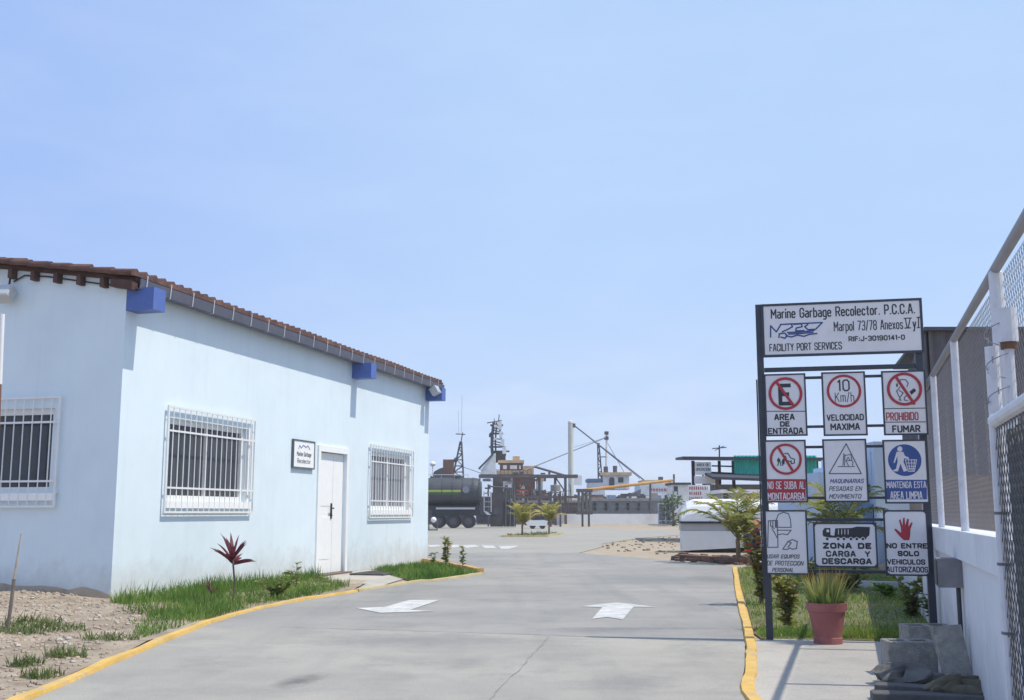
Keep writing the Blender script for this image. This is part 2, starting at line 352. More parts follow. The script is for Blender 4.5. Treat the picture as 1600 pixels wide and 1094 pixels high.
spots = [(*gxy(468, 1064), .16, .42, -.25, oil, .6), (*gxy(735, 1035), .16, .5, -.2, (.2, .2, .2), .5), (*gxy(1110, 905), .6, 1.5, 0, (.165, .167, .168), .6),
         (*gxy(640, 1000), 1.2, .7, 0, (.20, .20, .20), .6), (*gxy(930, 985), .7, .25, 0, (.175, .175, .177), .6), (*gxy(990, 1065), .35, .5, -.2, (.2, .2, .2), .6),
         (*gxy(1000, 905), 1.3, 2.0, .2, (.19, .2, .205), .6), (*gxy(1010, 982), 1.3, .16, 0, (.16, .16, .165), .6), (*gxy(1225, 960), .2, .2, 0, oil, .3)]
m_road = ground_mat('worn_concrete_paving', (.262, .256, .242), (.325, .313, .288), (.215, .213, .206), .35, 1.1, .35, spots, .88, streak=((.195, .195, .195), (1.5, .10, 1), -.05))
m_road2 = ground_mat('paler_concrete_slab', (.302, .288, .262), (.372, .352, .312), (.25, .242, .222), .6, 1.6, .35, spots[:6], .88, streak=((.225, .222, .215), (1.5, .12, 1), -.05))
m_yard = ground_mat('dusty_yard_concrete', (.315, .302, .27), (.36, .343, .295), (.275, .265, .24), .12, .5, .3)
m_soil = ground_mat('sandy_soil', (.36, .30, .22), (.42, .35, .26), (.25, .20, .15), .25, 1.6, .8)
m_dirt = ground_mat('stony_dirt', (.29, .235, .175), (.41, .345, .265), (.16, .125, .095), 1.2, 4.5, 1.0)
m_pad = ground_mat('pale_concrete_pad', (.40, .375, .335), (.45, .42, .37), (.33, .312, .285), .8, 2.2, .4)
m_mark = ground_mat('worn_white_road_paint', (.47, .47, .46), (.60, .60, .585), (.30, .30, .29), 2.5, 7, .3)
m_water = M('harbour_water', (.09, .14, .17), .15, .1, .4, .5, 1.5)
m_quay = M('quay_concrete', (.36, .34, .31), .9, .12, .8, dirt=(.22, .2, .18), dscale=.5, damt=.5)

# ---------------------------------------------------------------- writing
GLY = {
'A': (4.2, [[(0, 0), (1.7, 6), (2.5, 6), (4.2, 0)], [(.7, 1.9), (3.5, 1.9)]]), 'B': (4, [[(0, 0), (0, 6), (3, 6), (4, 5.2), (4, 3.8), (3.1, 3.1), (0, 3.1)], [(3.1, 3.1), (4, 2.4), (4, .8), (3, 0), (0, 0)]]),
'C': (4, [[(4, 4.3), (4, 5), (3, 6), (1, 6), (0, 5), (0, 1), (1, 0), (3, 0), (4, 1), (4, 1.7)]]), 'D': (4, [[(0, 0), (0, 6), (3, 6), (4, 5), (4, 1), (3, 0), (0, 0)]]), 'E': (3.7, [[(3.7, 6), (0, 6), (0, 0), (3.7, 0)], [(0, 3.1), (3, 3.1)]]),
'F': (3.6, [[(3.6, 6), (0, 6), (0, 0)], [(0, 3), (3, 3)]]), 'G': (4, [[(4, 4.4), (4, 5), (3, 6), (1, 6), (0, 5), (0, 1), (1, 0), (3, 0), (4, 1), (4, 2.8), (2.3, 2.8)]]), 'H': (4, [[(0, 0), (0, 6)], [(4, 0), (4, 6)], [(0, 3), (4, 3)]]),
'I': (.1, [[(0, 0), (0, 6)]]), 'J': (3.4, [[(3.4, 6), (3.4, 1), (2.4, 0), (1, 0), (0, 1), (0, 1.6)]]), 'K': (4, [[(0, 0), (0, 6)], [(0, 2.4), (3.8, 6)], [(1.3, 3.6), (4, 0)]]), 'L': (3.4, [[(0, 6), (0, 0), (3.4, 0)]]),
'M': (5, [[(0, 0), (0, 6), (2.5, 2.2), (5, 6), (5, 0)]]), 'N': (4.2, [[(0, 0), (0, 6), (4.2, 0), (4.2, 6)]]), 'O': (4, [[(1, 0), (0, 1), (0, 5), (1, 6), (3, 6), (4, 5), (4, 1), (3, 0), (1, 0)]]), 'P': (3.9, [[(0, 0), (0, 6), (3, 6), (3.9, 5.2), (3.9, 3.4), (3, 2.6), (0, 2.6)]]),
'Q': (4, [[(1, 0), (0, 1), (0, 5), (1, 6), (3, 6), (4, 5), (4, 1), (3, 0), (1, 0)], [(2.4, 1.7), (4.2, -.4)]]), 'R': (4, [[(0, 0), (0, 6), (3, 6), (4, 5.2), (4, 3.6), (3, 2.8), (0, 2.8)], [(2, 2.8), (4, 0)]]), 'S': (4, [[(4, 4.6), (4, 5.1), (3.1, 6), (.9, 6), (0, 5.1), (0, 4), (.9, 3.2), (3.1, 2.8), (4, 2), (4, .9), (3.1, 0), (.9, 0), (0, .9), (0, 1.4)]]),
'T': (4, [[(0, 6), (4, 6)], [(2, 6), (2, 0)]]), 'U': (4, [[(0, 6), (0, 1), (1, 0), (3, 0), (4, 1), (4, 6)]]), 'V': (4.2, [[(0, 6), (2.1, 0), (4.2, 6)]]), 'X': (4, [[(0, 0), (4, 6)], [(0, 6), (4, 0)]]), 'Y': (4.2, [[(0, 6), (2.1, 2.8), (4.2, 6)], [(2.1, 2.8), (2.1, 0)]]), 'Z': (4, [[(0, 6), (4, 6), (0, 0), (4, 0)]]),
'0': (3.8, [[(1, 0), (0, 1), (0, 5), (1, 6), (2.8, 6), (3.8, 5), (3.8, 1), (2.8, 0), (1, 0)]]), '1': (1.3, [[(0, 4.9), (1.2, 6), (1.2, 0)]]), '3': (3.8, [[(0, 5.1), (.9, 6), (2.9, 6), (3.8, 5.2), (3.8, 3.9), (2.9, 3.1), (1.4, 3.1)], [(2.9, 3.1), (3.8, 2.3), (3.8, .9), (2.9, 0), (.9, 0), (0, .9)]]), '4': (4, [[(3, 0), (3, 6), (0, 1.8), (4, 1.8)]]),
'7': (3.8, [[(0, 6), (3.8, 6), (1.4, 0)]]), '8': (3.8, [[(1, 3.1), (0, 3.9), (0, 5.2), (1, 6), (2.8, 6), (3.8, 5.2), (3.8, 3.9), (2.8, 3.1), (1, 3.1), (0, 2.3), (0, .8), (1, 0), (2.8, 0), (3.8, .8), (3.8, 2.3), (2.8, 3.1)]]), '9': (3.8, [[(0, .9), (1, 0), (2.8, 0), (3.8, 1), (3.8, 5), (2.8, 6), (1, 6), (0, 5), (0, 3.6), (1, 2.7), (3.8, 2.9)]]),
'-': (2.2, [[(0, 3), (2.2, 3)]]), '.': (.5, [[(0, .1), (.5, .1)]]), ':': (.5, [[(0, .6), (.5, .6)], [(0, 3.6), (.5, 3.6)]]), '/': (2.2, [[(0, -.3), (2.2, 6.3)]]),
'a': (3.2, [[(.2, 4), (2.4, 4), (3.2, 3.3), (3.2, 0)], [(3.2, 2.4), (.9, 2.3), (0, 1.6), (0, .7), (.8, 0), (2.3, 0), (3.2, .8)]]), 'b': (3.2, [[(0, 6), (0, 0), (2.4, 0), (3.2, .9), (3.2, 3.1), (2.4, 4), (0, 4)]]), 'c': (3, [[(3, 3.2), (2.2, 4), (.8, 4), (0, 3.1), (0, .9), (.8, 0), (2.2, 0), (3, .8)]]),
'e': (3.2, [[(0, 2.1), (3.2, 2.1), (3.2, 3.1), (2.4, 4), (.8, 4), (0, 3.1), (0, .9), (.8, 0), (2.4, 0), (3.1, .6)]]), 'g': (3.2, [[(3.2, 0), (.8, 0), (0, .9), (0, 3.1), (.8, 4), (3.2, 4), (3.2, -1), (2.4, -1.8), (.3, -1.8)]]), 'h': (3, [[(0, 0), (0, 6)], [(0, 3.6), (.8, 4), (2.2, 4), (3, 3.2), (3, 0)]]), 'i': (.1, [[(0, 0), (0, 4)], [(0, 5.4), (0, 6)]]),
'l': (.1, [[(0, 0), (0, 6)]]), 'm': (4.8, [[(0, 0), (0, 4), (1.8, 4), (2.4, 3.4), (2.4, 0)], [(2.4, 3.4), (3, 4), (4.2, 4), (4.8, 3.3), (4.8, 0)]]), 'n': (3, [[(0, 0), (0, 4), (2.2, 4), (3, 3.2), (3, 0)]]), 'o': (3.2, [[(.8, 0), (0, .9), (0, 3.1), (.8, 4), (2.4, 4), (3.2, 3.1), (3.2, .9), (2.4, 0), (.8, 0)]]), 'p': (3.2, [[(0, -1.8), (0, 4), (2.4, 4), (3.2, 3.1), (3.2, .9), (2.4, 0), (0, 0)]]),
'r': (2, [[(0, 0), (0, 4)], [(0, 3.2), (.9, 4), (2, 4)]]), 's': (3, [[(3, 3.4), (2.3, 4), (.7, 4), (0, 3.3), (0, 2.6), (.7, 2.1), (2.3, 1.9), (3, 1.4), (3, .7), (2.3, 0), (.7, 0), (0, .6)]]), 't': (2, [[(1, 5.6), (1, .6), (1.6, 0), (2, 0)], [(0, 4), (2, 4)]]), 'x': (3, [[(0, 0), (3, 4)], [(0, 4), (3, 0)]]), 'y': (3.2, [[(0, 4), (1.6, .3)], [(3.2, 4), (1.0, -1.8), (0, -1.8)]]), ' ': (1.9, [])}
def sign_text(mb, fr, s, u0, u1, v0, v1, z, t=.010, shear=0.0, gap=2.0):
    """hand-painted square lettering; v0 is the baseline and v1 the top of the capitals"""
    x = 0; segs = []
    for chh in s:
        w, ls = GLY[chh]
        for l in ls: segs.append([(x + a + shear * b, b) for a, b in l])
        x += w + gap
    tot = x - gap + max(0, shear) * 6; t = min(t, 1.5 * (u1 - u0) / tot); t2 = t * .5
    su = (u1 - u0 - t) / max(tot, .01); sv_ = (v1 - v0 - t) / 6; k = 0
    for l in segs:
        pts = [(u0 + t2 + a * su, v0 + t2 + b * sv_) for a, b in l]; closed = pts[0] == pts[-1] and len(pts) > 3
        mb.stroke(fr, pts[:-1] if closed else pts, t, z + (k % 12) * .00004, closed); k += 1

# ================================================================ SETTING: ground, road, water
def sheet(name, pts, z, mat, label=None, kind='structure', sub=0):
    bm = bmesh.new(); vs = [bm.verts.new((p[0], p[1], z)) for p in pts]; f = bm.faces.new(vs)
    if f.normal.z < 0 or f.calc_area() == 0: pass
    bm.normal_update()
    if f.normal.z < 0: bmesh.ops.reverse_faces(bm, faces=[f])
    bmesh.ops.triangulate(bm, faces=bm.faces[:])
    me = bpy.data.meshes.new(name); bm.to_mesh(me); bm.free(); me.materials.append(mat)
    o = bpy.data.objects.new(name, me); COL.objects.link(o); tag(o, label, None, None, kind); return o
QUAY = 107.0
sheet('ground', [(-300, -30), (300, -30), (300, QUAY), (-300, QUAY)], -.012, m_soil)
sheet('water', [(-600, QUAY - 1), (600, QUAY - 1), (600, 700), (-600, 700)], -2.2, m_water)
mb = MB(); mb.box(-300, 300, QUAY, QUAY + .6, -4, .06); tag(mb.build('quay_edge', m_quay), kind='structure')

def smooth_line(pts, n=6):
    """Catmull-Rom through 2D points"""
    out_ = []
    P = [pts[0]] + list(pts) + [pts[-1]]
    for i in range(1, len(P) - 2):
        p0, p1, p2, p3 = P[i - 1], P[i], P[i + 1], P[i + 2]
        for k in range(n):
            t = k / n
            out_.append(tuple(.5 * ((2 * p1[j]) + (-p0[j] + p2[j]) * t + (2 * p0[j] - 5 * p1[j] + 4 * p2[j] - p3[j]) * t * t + (-p0[j] + 3 * p1[j] - 3 * p2[j] + p3[j]) * t ** 3) for j in range(2)))
    out_.append(tuple(pts[-1])); return out_
left_kerb = smooth_line([(-2.75, 3.0), (-2.82, 5.0), gxy(48, 1094), gxy(205, 1026), gxy(350, 968), gxy(450, 943), gxy(560, 925)])
island = smooth_line([gxy(562, 924), gxy(648, 911), gxy(700, 906), gxy(757, 897)])
isl_back = smooth_line([gxy(757, 897), gxy(720, 889), gxy(690, 883.5), gxy(668, 879.5)])
right_kerb = smooth_line([(1.43, 3.0), (1.435, 5.0), gxy(1165, 1094), gxy(1163.5, 1040), gxy(1163, 1003), gxy(1156, 962), gxy(1149, 929), gxy(1144, 887)])
joint_y = [gxy(420, 980), gxy(640, 986), gxy(860, 993), gxy(1050, 1000), gxy(1172, 1003)]
# the road: a worn far slab and a paler near slab meeting at the transverse joint
near = [p for p in left_kerb if p[1] < 10.9] + [(joint_y[0][0] - .9, 10.9)] + joint_y + [p for p in reversed(right_kerb) if p[1] < joint_y[-1][1] - .01]
sheet('road', near, 0.0, m_road2)
far = [(joint_y[0][0] - .9, 10.9)] + [p for p in left_kerb if p[1] > 10.95] + island[1:] + [p for p in isl_back[1:]] + [(-5.5, 26.5), (-12, 60), (-12, 38.0)][:1] + [(-2.0, 27.5), (-5.0, 40.0), (9.3, 40.0), (3.2, 31.2)] + [gxy(905, 864.5), gxy(1020, 873.5), gxy(1145, 885)] + [p for p in reversed(right_kerb) if p[1] > joint_y[-1][1] + .01] + list(reversed(joint_y))
far = [(joint_y[0][0] - .9, 10.9)] + [p for p in left_kerb if p[1] > 10.95] + island[1:] + isl_back[1:] + [(-3.2, 27.0), (-30, 31.0), (1.88, 31.0)] + [gxy(1020, 873.5), gxy(1145, 885)] + [p for p in reversed(right_kerb) if p[1] > joint_y[-1][1] + .01] + list(reversed(joint_y))
sheet('road', far, 0.0, m_road)
yard = [(-30, 31.0), (1.88, 31.0), (2.9, 36), gxy(940, 850), gxy(1000, 841), gxy(1062, 836), (14, 66), gxy(960, 827), gxy(930, 823.5), (1.0, 96), (-60, 96), (-60, 31)]
sheet('yard', yard, 0.0, m_yard)
sheet('driveway', [(p[0] + .06, p[1]) for p in right_kerb if p[1] < 9.7] + [gxy(1200, 999), gxy(1300, 1001), gxy(1395, 1004), gxy(1500, 1006), (3.4, 8.6), (3.2, 3.0)], .004, m_pad)
# thin joints between the slabs
def ragged(pts, w, step=.12):
    mb = MB(); prev = None
    for i in range(len(pts) - 1):
        a, b = Vector((*pts[i], 0)), Vector((*pts[i + 1], 0)); n = max(1, int((b - a).length / step))
        dn = (b - a).normalized(); q = Vector((-dn.y, dn.x, 0))
        for k in range(n + 1):
            c = a.lerp(b, k / n) + q * random.uniform(-.012, .012); ww = w * random.uniform(.25, 1.2)
            cur = (c + q * ww, c - q * ww)
            if prev: mb.add([prev[0] + Z * .004, prev[1] + Z * .004, cur[1] + Z * .004, cur[0] + Z * .004], [(0, 1, 2, 3)])
            prev = cur
    return mb
m_joint = M('joint_grime', (.185, .185, .18), .95, .3, 6)
tag(ragged(joint_y, .008).build('road_joint', m_joint), kind='structure')
tag(ragged([gxy(858, 996), gxy(800, 1058), gxy(767, 1093), (-.33, 5.0)], .004).build('road_joint', M('faint_joint_dust', (.235, .23, .22), .95, .25, 6)), kind='structure')
tag(ragged([gxy(560, 934), gxy(800, 926), gxy(1000, 925), gxy(1158, 926)], .007).build('road_joint', m_joint), kind='structure')
# painted arrows and a far crossing
def marking(poly, name='road_marking', z=.005):
    mb = MB(); mb.add([G(x, y, z) for x, y in poly], [tuple(range(len(poly)))]); return tag(mb.build(name, m_mark), kind='structure')
marking([(687, 937.5), (640, 937.5), (600, 948.5), (556, 950), (594, 957.5), (640, 956), (680, 955), (641, 953)][::-1])
marking([(909, 947.5), (942, 943.5), (965, 941.5), (990, 944), (1026, 948.5), (990, 948), (973, 968), (948, 964), (925, 967), (941, 949)][::-1])
for q in ([(666, 852), (684, 851.2), (690, 853.5), (672, 855)], [(694, 851.5), (716, 851.2), (719, 855), (700, 855.8)], [(722, 852.5), (742, 851.2), (750, 854), (729, 856.2)], [(752, 852), (771, 852.6), (776, 856.6), (758, 856.8)], [(779, 853.2), (812, 852.6), (796, 857.6), (783, 857.8)]): marking(q[::-1])
# kerbs
def kerb(pts, w, h, mat, side=1, name='kerb', z0=-.012):
    mb = MB(); L_ = []
    for i, p in enumerate(pts):
        a = pts[max(0, i - 1)]; b = pts[min(len(pts) - 1, i + 1)]; d = Vector((b[0] - a[0], b[1] - a[1], 0)).normalized(); q = Vector((-d.y, d.x, 0)) * side
        o = Vector((p[0], p[1], 0)); j = random.uniform(-.010, .010)
        hh = h + random.uniform(-.007, .007)
        L_.append([o + q * j + Z * z0, o + q * (j + .012) + Z * hh, o + q * (w + j) + Z * hh, o + q * (w + .015) + Z * z0])
    for a, b in zip(L_, L_[1:]):
        for k in range(3): mb.quad(a[k], b[k], b[k + 1], a[k + 1])
    mb.add(L_[0], [(0, 1, 2, 3)]); mb.add(L_[-1], [(3, 2, 1, 0)])
    return tag(mb.build(name, mat), kind='structure')
kerb(left_kerb, .085, .025, m_yellow)
kerb(right_kerb, .085, .022, m_yellow, side=-1)
m_palek = M('faded_yellow_kerb', (.45, .37, .20), .85, .2, 4, .2, 40, dirt=(.36, .34, .29), dscale=2, damt=.8)
kerb(island, .10, .03, m_palek)
m_orangek = M('orange_kerb_paint', (.55, .33, .12), .8, .2, 4, .2, 30, dirt=(.2, .11, .06), dscale=3, damt=.6)
kerb(isl_back, .14, .10, m_orangek)

# ================================================================ HOUSE
A = G(172, 942); r_ = ray(1262, 802); hd = Vector((r_.x, r_.y, 0)).normalized(); hn = Vector((hd.y, -hd.x, 0))
HF = Fr(A, hd, Z, hn)                     # x along the road front, y up, z out of the front
HE = Fr(A, -hn, Z, -hd)                   # x along the end wall (away from the road), y up, z out of the end wall
LH, DH, WT, SL = 11.8, 7.0, 4.08, .14
house = thing('house', 'low pale blue building with clay tile roof and barred windows', 'building', A)
def wall_holes(mb, fr, poly_w, h, holes, rec):
    xs = sorted({0, poly_w} | {q for a in holes for q in a[:2]}); ys = sorted({0, h} | {q for a in holes for q in a[2:]})
    for i in range(len(xs) - 1):
        for j in range(len(ys) - 1):
            cx, cy = (xs[i] + xs[i + 1]) / 2, (ys[j] + ys[j + 1]) / 2
            if any(a[0] < cx < a[1] and a[2] < cy < a[3] for a in holes): continue
            mb.quad(fr(xs[i], ys[j]), fr(xs[i + 1], ys[j]), fr(xs[i + 1], ys[j + 1]), fr(xs[i], ys[j + 1]))
    for x0, x1, y0, y1 in holes:
        mb.quad(fr(x0, y0), fr(x0, y1), fr(x0, y1, -rec), fr(x0, y0, -rec)); mb.quad(fr(x1, y0), fr(x1, y0, -rec), fr(x1, y1, -rec), fr(x1, y1))
        mb.quad(fr(x0, y1), fr(x1, y1), fr(x1, y1, -rec), fr(x0, y1, -rec)); mb.quad(fr(x0, y0), fr(x0, y0, -rec), fr(x1, y0, -rec), fr(x1, y0))
WIN = [(1.14, 3.30, 1.27, 2.40), (8.34, 10.52, 1.17, 2.33)]
DOOR = (5.95, 7.10, .03, 2.20)
mb = MB(); wall_holes(mb, HF, LH, WT, WIN + [DOOR], .16)
EW = (.97, 3.2, 1.36, 2.45)
wall_holes(mb, HE, DH, WT, [EW], .16)
hr = WT + SL * DH / 2
mb.add([HE(0, WT), HE(DH, WT), HE(DH / 2, hr)], [(0, 1, 2)])
HB = Fr(HF(LH, 0), -hn, Z, hd)            # far end wall
mb.add([HB(0, 0), HB(DH, 0), HB(DH, WT), HB(DH / 2, hr), HB(0, WT)], [(0, 4, 3, 2, 1)])
HK = Fr(HE(DH, 0), hd, Z, -hn); mb.quad(HK(0, 0), HK(LH, 0), HK(LH, WT), HK(0, WT))
mb.quad(HF(.2, .01, -.2), HF(LH - .2, .01, -.2), HF(LH - .2, .01, -DH + .2), HF(.2, .01, -DH + .2))
mb.build('wall', m_blue_wall, house)
# concrete plinth smear at the foot of the end wall
m_plinth = M('bare_render_footing', (.46, .38, .30), .95, .2, 4, .4, 30, dirt=(.2, .17, .14), dscale=3, damt=.6)
mb = MB(); pts = [(-.004, -.02)]
for k in range(30): pts.append((k * .2, .19 + .02 * sin(k * 1.7) + random.uniform(-.025, .025) - (.10 if k < 2 else 0) * (2 - k) / 2))
pts += [(5.8, -.02)]
mb.prism(HE, pts, -.02, .014); mb.build('footing', m_plinth, house)
# windows: frame > pane, grille
def window(fr, hole, gx, nb, pane_mat, curtain=None):
    x0, x1, y0, y1 = hole; t = .075
    f = MB()
    for a, b, c, d in ((x0, x1, y1 - t, y1), (x0, x1, y0, y0 + t), (x0, x0 + t, y0 + t, y1 - t), (x1 - t, x1, y0 + t, y1 - t), ((x0 + x1) / 2 - .02, (x0 + x1) / 2 + .02, y0 + t, y1 - t)):
        f.fbox(fr, a, b, c, d, -.14, -.07)
    f.fbox(fr, x0 - .08, x1 + .10, y0 - .10, y0 - .004, -.05, .05)     # sill
    f.fbox(fr, x1 + .003, x1 + .10, y0, y1 + .02, -.02, .016)
    o = f.build('window', m_white, house)
    p = MB(); p.quad(fr(x0 + t, y0 + t, -.11), fr(x1 - t, y0 + t, -.11), fr(x1 - t, y1 - t, -.11), fr(x0 + t, y1 - t, -.11)); p.build('pane', pane_mat, o)
    g = MB(); a, b, c, d = gx; zz = .05
    for e in ((a, b, c, c + .028), (a, b, d - .028, d), (a, a + .028, c + .028, d - .028), (b - .028, b, c + .028, d - .028)): g.fbox(fr, *e, zz - .012, zz + .012)
    for q in (.235, .765): g.fbox(fr, a + .028, b - .028, c + (d - c) * q - .013, c + (d - c) * q + .013, zz + .007, zz + .019)
    for k in range(1, nb): 
        x = a + (b - a) * k / nb; g.tube(fr(x, c + .02, zz), fr(x, d - .02, zz), .0085, n=6)
    for x in (a + .014, b - .014):
        for y in (c + .2, d - .2): g.bar(fr(x, y, -.01), fr(x, y, zz), .022, .022)
    g.build('grille', m_white_metal, o)
    return o
def curtain_mat(name, a, b):
    m = M(name, a, .35, .2, 2); N = m.node_tree.nodes; L = m.node_tree.links
    w = N.new('ShaderNodeTexWave'); w.inputs['Scale'].default_value = 2.4; w.inputs['Distortion'].default_value = 1.5; w.bands_direction = 'DIAGONAL'
    g = N.new('ShaderNodeTexCoord'); mpn = N.new('ShaderNodeMapping'); mpn.inputs['Scale'].default_value = (1, 1, 0); L.new(g.outputs['Object'], mpn.inputs[0]); L.new(mpn.outputs[0], w.inputs['Vector'])
    x = N.new('ShaderNodeMixRGB'); x.inputs[1].default_value = (*a, 1); x.inputs[2].default_value = (*b, 1); L.new(w.outputs['Fac'], x.inputs[0]); L.new(x.outputs[0], N['Principled BSDF'].inputs['Base Color']); return m
m_curt = curtain_mat('grey_curtain_behind_glass', (.10, .105, .13), (.30, .31, .35))
m_curt2 = curtain_mat('dim_blind_behind_glass', (.034, .040, .050), (.07, .072, .085))
window(HF, WIN[0], (1.0, 3.46, 1.10, 2.56), 17, m_curt2)
window(HF, WIN[1], (8.2, 10.68, 1.0, 2.47), 17, m_curt)
window(HE, EW, (.85, 3.35, 1.17, 2.60), 18, m_glass_dark)
# door
x0, x1, y0, y1 = DOOR
f = MB()
f.fbox(HF, x0 - .10, x1 + .10, y1 + .002, y1 + .11, -.06, .03); f.fbox(HF, x0 - .10, x0 - .002, 0, y1, -.06, .03); f.fbox(HF, x1 + .002, x1 + .10, 0, y1, -.06, .03)
d1 = MB(); xs = x0 + .70
d1.fbox(HF, x0 + .004, xs - .004, y0, y1 - .01, -.10, -.05); d1.fbox(HF, xs + .004, x1 - .004, y0, y1 - .01, -.10, -.05)
d1.fbox(HF, x0 + .10, xs - .10, y0 + .25, y0 + 1.0, -.05, -.044); d1.fbox(HF, x0 + .10, xs - .10, y0 + 1.2, y1 - .15, -.05, -.044)
dr = d1.build('door', m_white, house); f.build('door_frame', m_white, dr)
h = MB(); h.fbox(HF, xs - .09, xs - .035, 1.0, 1.28, -.05, -.035); h.tube(HF(xs - .06, 1.19, -.04), HF(xs - .06, 1.19, .01), .012); h.bar(HF(xs - .06, 1.19, .01), HF(xs - .18, 1.19, .01), .02, .02)
h.tube(HF(xs - .06, 1.06, -.04), HF(xs - .06, 1.06, -.02), .016); h.build('handle', m_black, dr)
m_step = M('brown_doorstep', (.17, .12, .095), .9, .2, 6)
s_ = MB(); s_.fbox(HF, x0 - .05, x1 + .05, -.01, .03, -.1, .16); s_.build('doorstep', m_step, house)
# roof: barrel tiles on both slopes (courses and barrels in one mesh), timber deck, rafter ends, gutter, straps
def roof_pt(s, w, lift): 
    w2 = w if w <= DH / 2 else DH - w
    return HF(s, WT + SL * w2 + lift, -w)
s0, s1, ow = -.16, LH + .42, .20
NT = 58; RES = 8; tw = (s1 - s0) / NT; rows = 11
mb = MB()
for side in (0, 1):
    wl = DH / 2 + ow; base = None; grid = []
    for r in range(rows):
        for e in (0, 1):
            wv = -ow + wl * (r + e) / rows
            line = []
            for k in range(NT * RES + 1):
                t = (k / RES) % 1.0
                barrel = .062 * sin(pi * t / .62) if t < .62 else -.02 * sin(pi * (t - .62) / .38)
                jit = .008 * sin(k // RES * 12.9 + r * 4.1)
                lift = .072 + barrel + (.024 if e == 0 else 0.0) + jit
                line.append(roof_pt(s0 + tw * k / RES, wv if side == 0 else DH - wv, lift))
            grid.append(line)
    n = NT * RES + 1; b = len(mb.v); mb.v += [p for l in grid for p in l]
    for i in range(len(grid) - 1):
        for k in range(n - 1):
            q = (b + i * n + k, b + i * n + k + 1, b + (i + 1) * n + k + 1, b + (i + 1) * n + k)
            mb.f.append(q if side == 0 else q[::-1])
    # eave skirt and verge skirts
    low = [roof_pt(s0 + tw * k / RES, -ow if side == 0 else DH + ow, .06) for k in range(n)]; b2 = len(mb.v); mb.v += low
    for k in range(n - 1): mb.f.append((b + k, b2 + k, b2 + k + 1, b + k + 1))
    for kk in (0, n - 1):
        b3 = len(mb.v)
        for l, rr in zip(grid, [(r + e) / rows for r in range(rows) for e in (0, 1)]): 
            wv = -ow + wl * rr; mb.v.append(roof_pt(s0 + tw * kk / RES, wv if side == 0 else DH - wv, .06))
        for i in range(len(grid) - 1): mb.f.append((b + i * n + kk, b + (i + 1) * n + kk, b3 + i + 1, b3 + i))
rf = mb.build('roof', m_tile, house)
mb = MB()                                  # verge: one half-round tile per course along the near gable edge
for r in range(rows + 1):
    w0 = -ow + (DH / 2 + ow) * r / (rows + 1); w1 = w0 + .36
    a, b = roof_pt(s0 - .01, w0, .095), roof_pt(s0 - .01, w1, .075)
    mb.tube(a, b, .045, .036, 10)
mb.build('verge_tile', m_tile, rf)
mb = MB()
mb.hexa([roof_pt(s0 + .11, -ow + .03, .0), roof_pt(s1 - .02, -ow + .03, .0), roof_pt(s1 - .02, DH / 2, .0), roof_pt(s0 + .11, DH / 2, .0),
         roof_pt(s0 + .11, -ow + .03, .055), roof_pt(s1 - .02, -ow + .03, .055), roof_pt(s1 - .02, DH / 2, .055), roof_pt(s0 + .11, DH / 2, .055)])
mb.hexa([roof_pt(s0 + .11, DH + ow - .03, .0), roof_pt(s1 - .02, DH + ow - .03, .0), roof_pt(s1 - .02, DH / 2 + .001, .0), roof_pt(s0 + .11, DH / 2 + .001, .0),
         roof_pt(s0 + .11, DH + ow - .03, .055), roof_pt(s1 - .02, DH + ow - .03, .055), roof_pt(s1 - .02, DH / 2 + .001, .055), roof_pt(s0 + .11, DH / 2 + .001, .055)])
mb.build('roof_deck', m_tile_end, rf)
for k in range(9):                          # purlin ends under the verge
    w = .30 + k * .355; mb = MB(); fr = Fr(HE(w, WT + SL * w - .14), -hn, Z, -hd)
    mb.fbox(fr, -.03, .03, .015, .137, -.02, .115); mb.build('purlin_end', m_tile_end, rf)
mb = MB(); mb.hexa([roof_pt(s0 + .03, -ow + .04, -.12), roof_pt(.0 - .004, -ow + .04, -.12), roof_pt(-.004, .16, -.11), roof_pt(s0 + .03, .16, -.11), roof_pt(s0 + .03, -ow + .04, -.002), roof_pt(-.004, -ow + .04, -.002), roof_pt(-.004, .16, -.002), roof_pt(s0 + .03, .16, -.002)])
mb.build('barge_board', m_tile_end, rf)
g0, g1 = -.05, LH + .40; gz0, gz1 = 3.955, 4.09
mb = MB()
prof = [(.205, gz0 + .0), (.225, gz0), (.24, gz1), (.228, gz1), (.215, gz0 + .012), (.10, gz0 + .012), (.09, gz1 - .03), (.08, gz1 - .03), (.09, gz0)]
vs0 = [HF(g0, y, o) for o, y in prof]; vs1 = [HF(g1, y, o) for o, y in prof]; n = len(prof)
mb.add(vs0 + vs1, [tuple(range(n)), tuple(range(2 * n - 1, n - 1, -1))] + [(k, n + k, n + (k + 1) % n, (k + 1) % n) for k in range(n)])
gut = mb.build('gutter', m_gutter, house)
for k in range(22):
    s = g0 + .12 + k * .555; mb = MB()
    mb.add([HF(s, gz0 - .006, .18), HF(s + .025, gz0 - .006, .18), HF(s + .025, gz0 - .006, .232), HF(s, gz0 - .006, .232), HF(s, gz1 + .05, .25), HF(s + .025, gz1 + .05, .25), HF(s, gz1 + .06, .235), HF(s + .025, gz1 + .06, .235)], [(0, 1, 2, 3), (3, 2, 5, 4), (4, 5, 7, 6)])
    mb.build('strap', m_strap, gut)
for a, b, zb in ((-.0, .27, 3.69), (7.30, 7.56, 3.68), (LH - .26, LH + .003, 3.67)):
    mb = MB(); mb.fbox(HF, a, b, zb, zb + .29, .004, .40); mb.build('roof_beam', m_blue, house)
# cable along the end wall under the verge
cb = MB(); cpts = [HE(1.72, 4.16, .03), HE(1.55, 4.235, .03), HE(1.2, 4.20, .03), HE(.8, 4.13, .03), HE(.4, 4.06, .03), HE(.0, 4.0, .03)]
cb.path(cpts, .010, 6); cb.build('cable', m_black, house)
